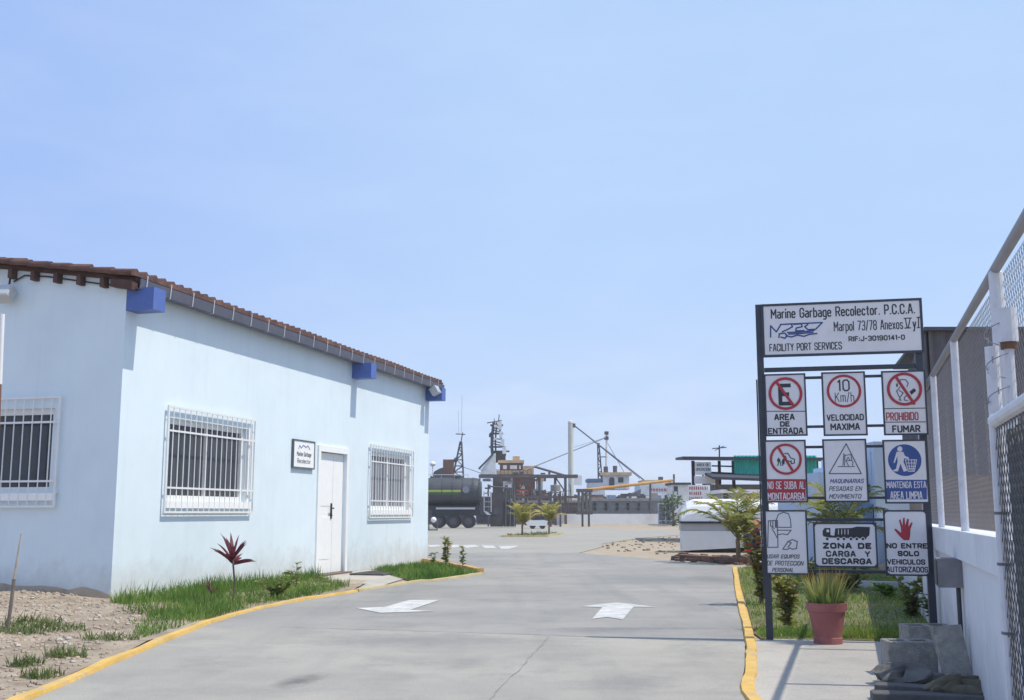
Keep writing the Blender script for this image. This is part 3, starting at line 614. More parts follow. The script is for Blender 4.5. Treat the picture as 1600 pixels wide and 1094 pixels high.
# wall plaque
pl = thing('wall_plaque', 'small framed white plaque on the blue wall beside the white door', 'sign', HF(5.24, 1.86, 0))
mb = MB(); mb.fbox(HF, 4.845, 5.635, 1.885, 2.325, .012, .036); face = mb.build('plaque_board', m_white, pl)
mb = MB()
for e in ((4.82, 5.66, 2.326, 2.35), (4.82, 5.66, 1.86, 1.884), (4.82, 4.844, 1.884, 2.326), (5.636, 5.66, 1.884, 2.326)): mb.fbox(HF, *e, .004, .045)
mb.build('plaque_frame', M('grey_plaque_frame', (.11, .14, .15), .5, .1), pl)
mb = MB(); sign_text(mb, HF, 'Marine Garbage', 4.96, 5.52, 2.07, 2.15, .039, .010); sign_text(mb, HF, 'Recolector', 4.98, 5.50, 1.95, 2.03, .039, .010); mb.build('lettering', m_ink_grey, pl)
mb = MB(); mb.stroke(HF, [(5.02, 2.19), (5.06, 2.25), (5.12, 2.21), (5.2, 2.26), (5.3, 2.23), (5.38, 2.26), (5.46, 2.20)], .022, .0385); mb.build('emblem', M('faded_violet_print', (.25, .25, .45), .6), pl)
# floodlights on brackets
def floodlight(fr, x, y, out_, label):
    t = thing('floodlight', label, 'light', fr(x, y, 0), 'floodlights under the roof of the blue building')
    a = MB(); a.tube(fr(x + .02, y + .34, .0), fr(x + .02, y + .34, .07), .02); a.tube(fr(x + .02, y + .34, .06), fr(x, y + .15, .10), .014); a.tube(fr(x - .07, y + .15, .10), fr(x + .07, y + .15, .10), .010)
    a.build('bracket', m_black, t)
    b = MB(); fr2 = Fr(fr(x, y + .06, .14), fr.x, (fr.y * .85 - fr.z * .5).normalized(), (fr.z * .85 + fr.y * .5).normalized())
    b.prism(Fr(fr2.o, fr2.x, fr2.z, fr2.y), [(-.13, .10), (.13, .10), (.09, -.07), (-.09, -.07)], -.09, .09); lb = b.build('lamp_head', M('pale_grey_lamp_metal', (.50, .52, .52), .5, .08), t)
    c = MB(); c.fbox(fr2, -.115, .115, -.075, .075, .101, .106); c.build('lamp_glass', M('lamp_glass', (.45, .48, .5), .1, .05), lb)
    return t
floodlight(HE, 1.73, 3.90, 1, 'grey floodlight on the end wall under the tile verge')
floodlight(Fr(HF(0, 0, .13), hd, Z, hn), LH - .42, 3.80, 1, 'pale box floodlight above the blue beam at the far corner')
# drain grate in front of the door
gr = thing('drain_grate', 'dark slatted drain grate lying on the path before the white door', 'grate', HF(7.0, .0, .9))
mb = MB(); 
for e in ((6.35, 8.05, .45, .50), (6.35, 8.05, 1.05, 1.10)): mb.fbox(Fr(A, hd, hn, Z), e[0], e[1], e[2], e[3], .0, .035)
mb.build('frame', m_board, gr)
mb = MB()
for k in range(26): x = 6.38 + k * .065; mb.fbox(Fr(A, hd, hn, Z), x, x + .035, .50, 1.05, .002, .03)
mb.build('slats', m_board, gr)
# path from the door to the road
sheet('path', [tuple(HF(5.75, 0, .02).xy), tuple(HF(8.35, 0, .02).xy), gxy(640, 902), gxy(600, 914), gxy(562, 923), gxy(508, 910)], .002, m_pad)

# ================================================================ dirt and grass on the left
def in_poly(x, y, P):
    c = False; j = len(P) - 1
    for i in range(len(P)):
        if (P[i][1] > y) != (P[j][1] > y) and x < (P[j][0] - P[i][0]) * (y - P[i][1]) / (P[j][1] - P[i][1]) + P[i][0]: c = not c
        j = i
    return c
def hnoise(x, y): return sin(x * 1.9 + y * .7) * .5 + sin(x * .8 - y * 1.7 + 1.3) * .5
dirt_in = [(p[0] - .10, p[1]) for p in left_kerb]
# bumpy dirt sheet left of the kerb and of the end wall
mb = MB(); nx, ny = 90, 110; ids = {}
def dirt_h(x, y):
    dk = min(hypot(x - p[0], y - p[1]) for p in dirt_in[::3])
    q = Vector((x, y, 0)) - A; w = -(q.dot(hn)); s = q.dot(hd)
    rise = min(1, dk / 1.5) * .05
    mound = .10 * math.exp(-((s + .25) / .4) ** 2) * (1 / (1 + math.exp(-(w - .2) * 5)))
    return .012 + rise * (.6 + .4 * hnoise(x * 2, y * 2)) + mound * (.8 + .3 * hnoise(x * 3, y * 3)) + .02 * sin(x * 7.1) * sin(y * 6.3) * min(1, dk)
for j in range(ny + 1):
    y = 3.0 + 14.5 * j / ny
    xr = None
    for a, b in zip(dirt_in, dirt_in[1:]):
        if a[1] <= y <= b[1]: xr = a[0] + (b[0] - a[0]) * (y - a[1]) / (b[1] - a[1]); break
    if xr is None: xr = dirt_in[-1][0]
    for i in range(nx + 1):
        t = (i / nx) ** 1.6; x = xr - t * 16
        ids[i, j] = len(mb.v); mb.v.append(Vector((x, y, dirt_h(x, y))))
for j in range(ny):
    for i in range(nx): mb.f.append((ids[i, j], ids[i, j + 1], ids[i + 1, j + 1], ids[i + 1, j]))
tag(mb.build('gravel_ground', m_dirt, smooth=True, loc=(0, 0, 0)), kind='structure')
# stones
def stones(name, poly, n, r0, r1, mat, label):
    mb = MB(); xs = [p[0] for p in poly]; ys = [p[1] for p in poly]; c = 0
    while c < n:
        x, y = random.uniform(min(xs), max(xs)), random.uniform(min(ys), max(ys))
        if not in_poly(x, y, poly): continue
        c += 1; r = r0 + (r1 - r0) * random.random() ** 3
        o = Vector((x, y, dirt_h(x, y) + r * .15)); ax = [Vector((random.gauss(0, 1), random.gauss(0, 1), random.gauss(0, 1))).normalized() for _ in range(7)]
        vs = [o + Vector((q.x * r * random.uniform(.8, 1.3), q.y * r * random.uniform(.8, 1.3), q.z * r * .6)) for q in ((Vector((1, 0, 0))), Vector((-1, .2, 0)), Vector((0, 1, .1)), Vector((.1, -1, 0)), Vector((.6, .5, .8)), Vector((-.5, .4, .9)), Vector((0, -.6, .9)))]
        mb.add(vs, [(0, 2, 4), (2, 1, 5), (2, 5, 4), (1, 3, 6), (1, 6, 5), (3, 0, 6), (0, 4, 6), (4, 5, 6)])
    return tag(mb.build(name, mat, loc=(0, 0, 0)), label, 'stones', kind='stuff')
dpoly = [gxy(-120, 940), gxy(60, 938), gxy(165, 946), gxy(235, 965), gxy(215, 1005), gxy(130, 1045), gxy(45, 1085), gxy(20, 1130), gxy(-200, 1130)]
m_stone = M('mixed_stones', (.36, .29, .23), .9, .45, 3, .3, 40, dirt=(.20, .15, .12), dscale=2.5, damt=.8)
m_stone_l = M('pale_stones', (.44, .41, .37), .9, .2, 3, .3, 40)
stones('gravel', dpoly, 4200, .004, .028, m_stone, 'brownish gravel scattered over the bare dirt by the yellow kerb')
stones('gravel', dpoly, 130, .006, .036, m_stone_l, 'whitish stone chips scattered over the bare dirt')
# grass
def grass(name, poly, n, h0, h1, mat, label, zf=None, wid=.008, lean=.55, cat='grass', clump=0.0, rad=None):
    mb = MB(); xs = [p[0] for p in poly]; ys = [p[1] for p in poly]; c = 0; tries = 0
    while c < n and tries < n * 40:
        tries += 1
        x, y = random.uniform(min(xs), max(xs)), random.uniform(min(ys), max(ys))
        if not in_poly(x, y, poly): continue
        if clump and random.random() < clump * (.5 + .5 * hnoise(x * 2.3 + 5, y * 1.9)): continue
        c += 1; hh = (h0 + (h1 - h0) * random.random() ** 1.8) * (1 + .35 * hnoise(x * 1.7, y * 1.3)); a = random.uniform(0, 2 * pi); l = random.uniform(.1, lean)
        z = zf(x, y) if zf else 0.0
        mb.leaf((x, y, z - .005), (cos(a) * l, sin(a) * l, 1), hh, wid * random.uniform(.7, 1.4), random.uniform(.2, .9), 2, tip=1.3)
    return tag(mb.build(name, mat, loc=(0, 0, 0)), label, cat, kind='stuff')
g1p = [gxy(172, 948), gxy(185, 942.5), gxy(300, 929), gxy(400, 917), gxy(490, 906.5), gxy(508, 910), gxy(548, 920)] + [gxy(500, 931), gxy(450, 939), gxy(400, 950), gxy(345, 965), gxy(280, 984), gxy(215, 1003), gxy(200, 980), gxy(235, 970)]
sheet('grass_bed', g1p, .0135, m_soilg)
def bank(x, y): return max(.01, dirt_h(x, y))
grass('grass', g1p, 14000, .035, .15, m_grass, 'long green grass between the blue wall and the yellow kerb', bank, .008, .7, clump=.85)
g1b = [gxy(172, 947), gxy(300, 930), gxy(490, 907), gxy(505, 909), gxy(300, 945), gxy(190, 957)]
grass('grass', g1b, 2600, .12, .26, m_grass, 'taller grass tufts along the foot of the blue wall', bank, .008, .5, clump=.8)
m_straw = MF('dry_straw_blades', [(.30, .25, .10), (.46, .38, .18), (.55, .48, .28)], 3, .35)
grass('dry_grass', g1p, 800, .03, .15, m_straw, 'dry straw coloured blades among the grass by the blue wall', bank, .007, 1.1)
g2p = [gxy(583, 892), gxy(640, 887), gxy(668, 884), gxy(700, 890), gxy(752, 897), gxy(700, 904.5), gxy(645, 909)]
sheet('grass_bed', g2p, .006, m_soilg)
grass('grass', g2p, 7000, .06, .17, m_grass, 'green grass on the kerbed island past the white door', None, .011, .55)
for (px, py, rr, nn, lab) in ((38, 990, .55, 900, 'grey green weeds around the leaning stick'), (100, 1030, .18, 260, 'small weed clump in the gravel below the stick'), (172, 1006, .26, 260, 'sparse dry weeds at the gravel edge beside the yellow kerb'), (62, 1062, .16, 200, 'lowest little weed clump in the gravel'), (235, 962, .4, 330, 'thin weeds where gravel meets the long grass'), (40, 1045, .14, 160, 'weed sprig in gravel at the left border')):
    c = G(px, py); poly = [(c.x + rr * cos(k * .7) * random.uniform(.6, 1.1), c.y + rr * .9 * sin(k * .7) * random.uniform(.6, 1.1)) for k in range(9)]
    grass('weeds', poly, nn, .03, .12, m_weed, lab, dirt_h, .010, .9, 'weeds')
# plants
def stem_leaf_plant(name, label, cat, base, H, stems, leaves, Lf, Wf, mat, spread=.25, group=None, leafup=.2, droop=.5, low=.25, smat=None):
    t = thing(name, label, cat, base, group); sm = MB(); lf = MB(); base = Vector(base)
    for s in range(stems):
        a = random.uniform(0, 2 * pi); sprd = spread * random.uniform(.2, 1) if stems > 1 else .03
        hh = H * random.uniform(.65, 1) if stems > 1 else H * .9; pts = []
        for k in range(5):
            q = k / 4; pts.append(base + Vector((cos(a) * sprd * q ** 1.4 + random.uniform(-.01, .01), sin(a) * sprd * q ** 1.4 + random.uniform(-.01, .01), hh * q)))
        sm.path(pts, lambda i: max(.003, .011 * H * (1.3 - i / 4)), 5)
        for k in range(max(1, leaves // stems)):
            q = random.uniform(low, 1); i = min(3, int(q * 4)); p = pts[i].lerp(pts[i + 1], q * 4 - i); b = random.uniform(0, 2 * pi)
            lf.leaf(p, (cos(b), sin(b), leafup + random.uniform(-.3, .6)), Lf * random.uniform(.6, 1.2), Wf * random.uniform(.7, 1.2), droop, 3)
    sm.build('stem', smat or m_stem, t); lf.build('leaves', mat, t); return t
def cordyline(base, H, n, L_, W_, label, group=None):
    t = thing('cordyline', label, 'plant', base, group); base = Vector(base); top = base + Vector((-.02, .0, H))
    MB().path([base, base + Vector((.015, 0, H * .5)), top], .011, 7).build('stem', m_stem, t)
    lf = MB()
    for k in range(n):
        a = 2 * pi * k / n * 1.62 + random.uniform(-.3, .3); up = .25 + 2.2 * (k / n) ** 1.1
        lf.leaf(top - Z * .10 * (1 - k / n), (cos(a), sin(a), up), L_ * random.uniform(.75, 1.15), W_, .55, 5, tip=.8, roll=.9)
    lf.build('leaves', m_cordy, t); return t
cordyline(G(363, 951), .60, 24, .32, .05, 'tall red leaved cordyline on a thin stem before the blue wall')
cordyline(G(328, 944), .26, 9, .12, .03, 'little red leaved cordyline left of the taller one')
stem_leaf_plant('shrub', 'low dark shrub in the grass left of the white door', 'shrub', G(430, 938), .30, 12, 320, .075, .035, m_shrub, .26, low=.1)
stem_leaf_plant('sapling', 'spindly green sapling close to the blue wall by the white door', 'plant', G(462, 925), .42, 2, 26, .11, .05, m_shrub, .16)
stem_leaf_plant('shrub', 'small green plant in the grass tip nearest the white door', 'shrub', G(505, 916), .16, 6, 70, .07, .03, m_shrub, .14, low=.1)
stem_leaf_plant('sapling', 'leafy reddish sapling, taller of the pair on the kerbed island', 'plant', G(697, 889), .72, 4, 110, .11, .05, m_croton, .16)
stem_leaf_plant('sapling', 'slim dark sapling at the tip of the kerbed island', 'plant', G(723, 893), .48, 2, 60, .09, .04, m_shrub, .05)
stem_leaf_plant('sapling', 'short sapling against the far corner of the blue wall', 'plant', G(677, 886), .36, 2, 40, .09, .04, m_shrub, .05)
# leaning stick, pole at the left border, twig
st = thing('garden_stake', 'thin leaning bamboo stake stuck in the gravel', 'stake', G(10, 990))
b0 = G(10, 990); b1 = at(22, 905, b0.y + .05); b2 = at(33, 834, b0.y + .1)
MB().path([b0 - Z * .03, b0.lerp(b1, .5) + Vector((.006, 0, 0)), b1], .017, 7).build('stake_foot', M('dark_wet_bamboo', (.17, .145, .13), .9, .3, 10), st)
MB().path([b1, b1.lerp(b2, .5), b2], lambda i: (.011, .009, .006)[i], 7).build('stake_shaft', m_stick, st)
pb = at(-14, 960, 9.6); pb.z = .0
pl_ = thing('pole', 'white metal pole with rusty lower end at the left border', 'pole', pb)
pt = at(4, 491, 9.55); pm = pb.lerp(pt, .78)
MB().tube(pm, pt, .020, n=10).build('pole_top', m_white_metal, pl_); MB().tube(pb, pm, .018, n=10).build('pole_shaft', m_rust, pl_)

# ================================================================ SIGN RACK
LB = G(1203, 1000); RB = G(1443, 1006); e_ = Vector((RB.x - LB.x, RB.y - LB.y, 0)).normalized(); sn = Vector((e_.y, -e_.x, 0))
SF = Fr(LB, e_, Z, sn)
def Suv(x, y): P = onp(x, y, LB, sn); q = P - LB; return q.dot(e_), P.z
def Srect(x0, x1, y0, y1):
    u0 = Suv(x0, (y0 + y1) / 2)[0]; u1 = Suv(x1, (y0 + y1) / 2)[0]; v1 = Suv((x0 + x1) / 2, y0)[1]; v0 = Suv((x0 + x1) / 2, y1)[1]; return u0, u1, v0, v1
rack = thing('sign_rack', 'tall dark metal rack carrying port safety signs and a company board', 'sign', LB)
uL, uR = .0, Suv(1443, 700)[0]
for u in (uL, uR):
    mb = MB(); mb.fbox(SF, u - .03, u + .03, -.05, 2.99, -.03, .03); mb.build('post', m_dark_frame, rack)
mb = MB(); mb.fbox(SF, uL - .045, uL - .032, .0 + .35, 2.3, -.02, .02); mb.build('post_brace', m_dark_frame, rack)
for y, th in ((575, .038), (589, .022), (666, .022), (698, .022), (778, .022), (812, .024), (893, .026)):
    v = Suv(1320, y)[1]; mb = MB(); mb.fbox(SF, uL + .031, uR - .031, v - th / 2, v + th / 2, -.018, .018); mb.build('rail', m_dark_frame, rack)
ZB = .035
def panel(x0, x1, y0, y1, name='sign_panel', bord=.014, label=None, rounded=False):
    u0, u1, v0, v1 = Srect(x0, x1, y0, y1)
    mb = MB(); mb.fbox(SF, u0 + bord, u1 - bord, v0 + bord, v1 - bord, ZB, ZB + .012)
    o = mb.build(name, m_panel, rack)
    if label: o['label'] = label
    fb = MB()
    for e in ((u0, u1, v0, v0 + bord), (u0, u1, v1 - bord, v1), (u0, u0 + bord, v0 + bord, v1 - bord), (u1 - bord, u1, v0 + bord, v1 - bord)): fb.fbox(SF, *e, ZB - .003, ZB + .016)
    if rounded:
        r = .03
        for sx, sy, cx, cy in ((-1, 1, u0 + bord, v1 - bord), (1, 1, u1 - bord, v1 - bord), (-1, -1, u0 + bord, v0 + bord), (1, -1, u1 - bord, v0 + bord)):
            pts = [(cx, cy)] + [(cx - sx * r + sx * r * sin(a * pi / 12), cy - sy * r + sy * r * cos(a * pi / 12)) for a in range(7)]
            fb.prism(SF, pts, ZB + .0125, ZB + .0158)
    fb.build('panel_frame', m_dark_frame, o)
    return o
T = ZB + .0135
def words(o, lines, mat=m_ink, name='lettering', z=T):
    mb = MB()
    for l in lines:
        s, x0, x1, y0, y1 = l[:5]; kw = l[5] if len(l) > 5 else {}
        u0, u1, v0, v1 = Srect(x0, x1, y0, y1); sign_text(mb, SF, s, u0, u1, v0, v1, z, **kw)
    return mb.build(name, mat, o)
def pxl(pts): return [Suv(*p) for p in pts]
def strokes(o, name, mat, lists, w, z=T):
    mb = MB()
    for i, l in enumerate(lists):
        closed = l[0] == l[-1]; mb.stroke(SF, pxl(l[:-1] if closed else l), w, z + i * .0002, closed)
    return mb.build(name, mat, o)
def fills(o, name, mat, polys, z=T):
    mb = MB()
    for i, l in enumerate(polys): mb.flat(SF, pxl(l[::-1]), z + i * .0003)
    return mb.build(name, mat, o)
def prohib(o, cx, cy, r, a0, w=.024):
    u, v = Suv(cx, cy); R_ = Suv(cx + r, cy)[0] - u; mb = MB(); mb.ring(SF, u, v, R_ - w, R_, T + .004, 48)
    a, b = a0; mb.stroke(SF, pxl([a, b]), w, T + .0045); return mb.build('prohibition_ring', m_red, o)
B3 = dict(t=.0125); B2 = dict(t=.011); TH = dict(t=.0065)
# company board
hb = panel(1190, 1441.5, 472, 556, 'company_board', .022, 'wide company board across the top of the rack')
words(hb, [('Marine Garbage Recolector. P.C.C.A.', 1204, 1429, 480, 495.8, dict(t=.0115)), ('Marpol 73/78 Anexos', 1302, 1410, 502, 517.5, dict(t=.0085)), ('RIF:J-30190141-0', 1325, 1413, 525.5, 533.8, dict(t=.0095)), ('FACILITY PORT SERVICES', 1202, 1315, 537, 549, dict(t=.0095)), ('y', 1424.5, 1430.5, 499, 515, B2)])
strokes(hb, 'roman_numerals', m_ink, [[(1411.5, 499), (1423, 498.5)], [(1413.5, 499), (1416.4, 514), (1418, 514), (1421, 499)], [(1412.5, 514.2), (1422, 513.8)], [(1431.8, 497.5), (1436, 497.3)], [(1433.9, 497.5), (1434, 513.5)], [(1431.8, 513.6), (1436, 513.4)]], .009)
strokes(hb, 'emblem', m_logo, [[(1204, 528), (1204, 510.5), (1213, 520), (1220, 508.5), (1236, 507.5), (1238, 512), (1231, 516), (1222, 520)], [(1219, 508.5), (1284.5, 505.5), (1274, 516), (1262, 516.5), (1257, 512), (1262, 508.5)], [(1240, 508.3), (1252, 507.5), (1253, 512), (1244, 514), (1243, 518.5), (1256, 518)],
    [(1217, 529), (1217.5, 523), (1226, 522), (1230, 526), (1226, 530), (1220, 528)], [(1230, 521), (1246, 520.5), (1262, 519), (1272, 517.5)], [(1228, 526), (1236, 528), (1246, 525), (1256, 527), (1264, 524), (1276, 522.5)], [(1232, 523.5), (1244, 523), (1258, 522), (1270, 520.5)]], .0125)
# AREA DE ENTRADA
o = panel(1195, 1260, 585, 682)
words(o, [('AREA', 1209.5, 1241.5, 647.5, 657.5, B3), ('DE', 1218.5, 1234, 659, 667.5, B3), ('ENTRADA', 1200, 1255, 669, 679, B3)])
words(o, [('E', 1216, 1237, 600.5, 634.5, dict(t=.034))], M('dark_green_black_ink', (.02, .035, .04), .5), 'pictogram')
prohib(o, 1227, 616, 26.5, ((1213, 598), (1240, 635)))
strokes(o, 'divider_line', m_ink, [[(1198, 643.5), (1258, 643.5)]], .007)
# 10 Km/h
o = panel(1284.5, 1353, 582, 681.5)
words(o, [('VELOCIDAD', 1291, 1349, 648, 658, B3), ('MAXIMA', 1297, 1343, 662, 673, B3), ('10', 1307.5, 1327, 594, 612.5, B3), ('Km/h', 1304, 1334, 614, 629, TH)])
u, v = Suv(1318, 612); R_ = Suv(1345, 612)[0] - u; mb = MB(); mb.ring(SF, u, v, R_ - .022, R_, T + .001, 48); mb.build('limit_ring', m_red, o)
# PROHIBIDO FUMAR
o = panel(1378, 1447, 580, 680.5)
words(o, [('PROHIBIDO', 1383.5, 1434, 645, 658, B2)], m_red, 'red_lettering')
words(o, [('FUMAR', 1393, 1437, 665, 676.5, B3)])
strokes(o, 'divider_line', m_ink, [[(1380, 639.5), (1445, 638.5)], [(1380, 660.5), (1445, 660)]], .007)
fills(o, 'pictogram', m_ink, [[(1420, 613), (1427, 607.5), (1430.5, 611.5), (1423, 618)], [(1399, 602), (1401.5, 599), (1402, 605), (1399.5, 606)]])
strokes(o, 'smoke_lines', m_ink_grey, [[(1418, 617), (1412, 622), (1412, 626), (1417, 627)], [(1416, 605), (1418, 600), (1414, 594.5), (1407, 594), (1403, 599)], [(1405, 606), (1400, 612), (1403, 619), (1406, 625)], [(1404, 611), (1410, 615), (1406, 621)], [(1404, 625), (1407, 627)]], .009)
prohib(o, 1412, 609, 27.5, ((1398, 589), (1427, 632)))
# NO SE SUBA AL MONTACARGA
o = panel(1195.5, 1260.5, 688, 785.5)
fills(o, 'red_band', m_red, [[(1198, 749), (1258.5, 749), (1258.5, 782), (1198, 782)]], T - .0005)
m_inkw = M('white_sign_ink', (.66, .62, .64), .5, .1, 20)
words(o, [('NO SE SUBA AL', 1199, 1257.5, 752.5, 764.5, dict(t=.0085)), ('MONTACARGA', 1199.5, 1257, 770, 781, dict(t=.0085))], m_inkw, z=T + .001)
m_inkg = M('green_black_ink', (.025, .06, .055), .5, .2)
strokes(o, 'pictogram', m_inkg, [[(1226, 709), (1231, 709), (1235, 716), (1241, 718), (1241, 724), (1236, 725), (1236, 720)], [(1227, 713), (1229, 720), (1236, 722)], [(1215, 728), (1218, 718), (1220, 728)], [(1223, 728), (1222, 721), (1224, 720)]], .009)
fills(o, 'figure', m_inkg, [[(1214, 719), (1216.5, 715), (1219, 719), (1219, 722), (1214, 722)], [(1222, 719), (1224, 717), (1226, 719), (1225.5, 726), (1222.5, 726)]])
prohib(o, 1227.5, 718, 25, ((1216, 700), (1239, 737)), .021)
# MAQUINARIAS PESADAS EN MOVIMIENTO
o = panel(1286, 1355, 686.5, 785)
strokes(o, 'warning_triangle', m_ink_grey, [[(1321.5, 694), (1345, 740.5), (1295, 740.5), (1321.5, 694)]], .009)
strokes(o, 'pictogram', m_ink_grey, [[(1309, 729.5), (1334.5, 729.5)], [(1316.5, 728), (1318, 709)], [(1319, 728), (1319.5, 711)], [(1320, 712), (1329, 710.5), (1330, 720), (1320.5, 720.5)], [(1322, 719), (1324.5, 715), (1327, 719)], [(1330, 720), (1332, 722), (1331.5, 728)], [(1322, 722), (1325, 728)]], .007)
SK = dict(t=.0062, shear=.3)
words(o, [('MAQUINARIAS', 1296, 1350, 748.5, 755.5, SK)], m_ink_violet); words(o, [('PESADAS EN', 1294.5, 1347, 760, 767.5, SK), ('MOVIMIENTO', 1294.5, 1346, 772, 779.5, SK)], m_ink_grey)
# MANTENGA ESTA AREA LIMPIA
o = panel(1380, 1449, 687.5, 787)
u, v = Suv(1412.5, 719.5); R_ = Suv(1438.5, 719.5)[0] - u; mb = MB(); mb.flat(SF, [(u + R_ * cos(k * pi / 24), v + R_ * sin(k * pi / 24)) for k in range(48)], T); mb.build('blue_disc', m_signblue, o)
fills(o, 'pictogram', m_inkw, [[(1401, 701), (1403, 698.5), (1406, 698), (1408.5, 700), (1409, 703), (1407, 706), (1403.5, 706), (1401, 704)],
    [(1400, 706.5), (1410, 706.5), (1413, 713), (1419, 715.5), (1419, 718), (1412, 716.5), (1410.5, 722), (1416.5, 736), (1411, 737.5), (1406, 725), (1402, 737), (1395, 736.8), (1394, 735.5), (1399, 733), (1401.5, 722), (1401, 713), (1397, 724), (1395, 723.5)]], T + .0006)
strokes(o, 'waste_basket', m_inkw, [[(1413.5, 719), (1431, 719), (1427.5, 737), (1418, 737), (1413.5, 719)], [(1415, 724), (1430, 724)], [(1416.5, 729), (1429, 729)], [(1418, 733), (1428, 733)], [(1418, 719), (1421, 737)], [(1423, 719), (1424, 737)], [(1427.5, 719), (1426, 737)]], .006, T + .0008)
fills(o, 'blue_band', m_signblue, [[(1382, 750), (1447, 750), (1447, 780.5), (1382, 780.5)]], T - .0005)
words(o, [('MANTENGA ESTA', 1384, 1446, 752.5, 763, dict(t=.0085)), ('AREA LIMPIA', 1390, 1440, 768, 780, dict(t=.0085))], m_inkw, z=T + .001)
# USAR EQUIPOS DE PROTECCION PERSONAL
o = panel(1195.5, 1262, 797, 897.5)
strokes(o, 'pictogram', m_ink_grey, [[(1213, 824), (1213, 812), (1216, 804), (1224, 800.5), (1232, 803), (1234.5, 811), (1236, 824), (1213, 824)], [(1214, 828.5), (1236, 828.5), (1230, 835.5), (1222, 834), (1214.5, 836)],
    [(1200, 814), (1214.5, 813), (1215.5, 855), (1199.5, 855), (1200.5, 814)], [(1204, 814), (1204, 822), (1210, 826)], [(1207.5, 814), (1207.5, 823)], [(1211.5, 814), (1211.5, 824)], [(1206, 826), (1210, 832), (1214, 840)],
    [(1223, 858), (1231, 846), (1238, 843), (1245.5, 846), (1244, 857), (1238, 858), (1234, 856), (1230, 858.5), (1223, 858)], [(1231, 846), (1236, 848), (1231, 855)]], .008)
words(o, [('USAR EQUIPOS', 1198, 1250, 866, 872.5, SK), ('DE PROTECCION', 1198, 1256, 876, 883.5, SK), ('PERSONAL', 1206, 1241, 887, 893.5, SK)], m_ink_grey)
# ZONA DE CARGA Y DESCARGA
o = panel(1271, 1370, 816.5, 886.5, rounded=True, label='wide panel with a lorry pictogram')
words(o, [('ZONA DE', 1285, 1361, 848, 857.5, dict(t=.0155, gap=2.3)), ('CARGA  Y', 1290, 1359, 860.5, 870, dict(t=.0155, gap=2.3)), ('DESCARGA', 1284, 1361.5, 872, 881.5, dict(t=.0155, gap=2.0))])
fills(o, 'pictogram', m_ink, [[(1285, 829), (1288, 825), (1297, 825), (1297, 836), (1303, 837), (1304.5, 825.5), (1330, 825), (1338, 822.8), (1358.5, 823.5), (1357.5, 836.5), (1354, 839), (1352, 842.5), (1344, 841), (1320, 840.5), (1296, 840), (1286, 838), (1285, 835)]])
mb = MB()
for cx in (1292, 1309, 1318, 1329, 1338, 1347.5):
    u, v = Suv(cx, 842); mb.flat(SF, [(u + .0115 * cos(k * pi / 8), v + .0115 * sin(k * pi / 8)) for k in range(16)], T + .002)
mb.build('pictogram_wheels', m_ink, o)
mb = MB()
for cx in (1309, 1318, 1329, 1338, 1347.5): u, v = Suv(cx, 842); mb.ring(SF, u, v, .0118, .017, T + .0015, 16)
mb.flat(SF, pxl([(1291, 827.5), (1295, 827.5), (1295, 831.5), (1291, 831.5)][::-1]), T + .0015)
for x in (1309, 1314, 1319, 1324): mb.flat(SF, pxl([(x, 827), (x + 1, 827), (x + 1, 835), (x, 835)][::-1]), T + .0015)
mb.build('pictogram_gaps', m_panel, o)
# NO ENTRE SOLO VEHICULOS AUTORIZADOS
o = panel(1381, 1450, 797, 899.5, rounded=True)
words(o, [('NO ENTRE', 1384, 1448, 848.5, 857, B3), ('SOLO', 1401.5, 1435, 860.5, 869, B3), ('VEHICULOS', 1385, 1444.5, 873.5, 882, B3), ('AUTORIZADOS', 1384, 1449, 885, 894, B2)])
fills(o, 'red_hand', m_red, [[(1396, 827.5), (1398.5, 826), (1407, 832.5), (1406.5, 824), (1403.5, 812.5), (1406, 811.5), (1409, 821.5), (1410, 809.5), (1412.5, 809), (1413.2, 821.5), (1416.5, 810.5), (1419, 811), (1418.2, 823), (1423, 816), (1425, 817), (1421.5, 827), (1421, 838), (1419.5, 844), (1411, 844), (1404, 837)]])

# ================================================================ RIGHT: lawn, pot, blocks, wall, fence, gate
lawn = [gxy(1153, 888), gxy(1158, 915), gxy(1170, 955), gxy(1178, 990), gxy(1190, 998.5), gxy(1300, 1000), gxy(1400, 1003), gxy(1500, 1003), (4.6, 12.2), (6.8, 20), (7.4, 23.4), (6.0, 24.5)]
sheet('lawn', lawn, .003, m_soilg)
grass('grass', lawn, 15000, .03, .085, m_grass_r, 'green lawn behind the sign rack', None, .010, .8, clump=.4)
grass('dry_grass', lawn, 1300, .03, .10, m_straw, 'dry straw coloured blades in the lawn behind the sign rack', None, .009, 1.1)
grass('grass', [gxy(1182, 985), gxy(1190, 997), gxy(1300, 998), gxy(1400, 1001), gxy(1490, 1001), (3.9, 10.2), (2.3, 10.6)], 2600, .04, .11, m_grass_r, 'grass fringe along the edge of the concrete pad', None, .008, .8)
# flower pot
pc = G(1294, 1006)
pot = thing('potted_plant', 'dusty red plastic pot of orange tipped tussock grass under the sign rack', 'plant', pc)
Rb, Rt, Hp = .115, .165, .345
mb = MB(); mb.lathe(pc, [(0.001, .0), (Rb + .005, .0), (Rb + .005, .055), (Rb, .06), (Rt - .012, Hp - .075), (Rt, Hp - .07), (Rt + .006, Hp), (Rt - .01, Hp), (Rt - .014, Hp - .05), (.001, Hp - .05)], 32); mb.build('pot', m_terra, pot, smooth=False)
mb = MB()
for k in range(300):
    a = random.uniform(0, 2 * pi); rr = Rt * .75 * sqrt(random.random()); l = random.uniform(.03, .62) 
    mb.leaf(pc + Vector((cos(a) * rr, sin(a) * rr, Hp - .06)), (cos(a) * l, sin(a) * l, 1), random.uniform(.13, .38), random.uniform(.008, .014), random.uniform(.1, .8), 4, tip=1.1)
mb.build('foliage', m_potleaf, pot)
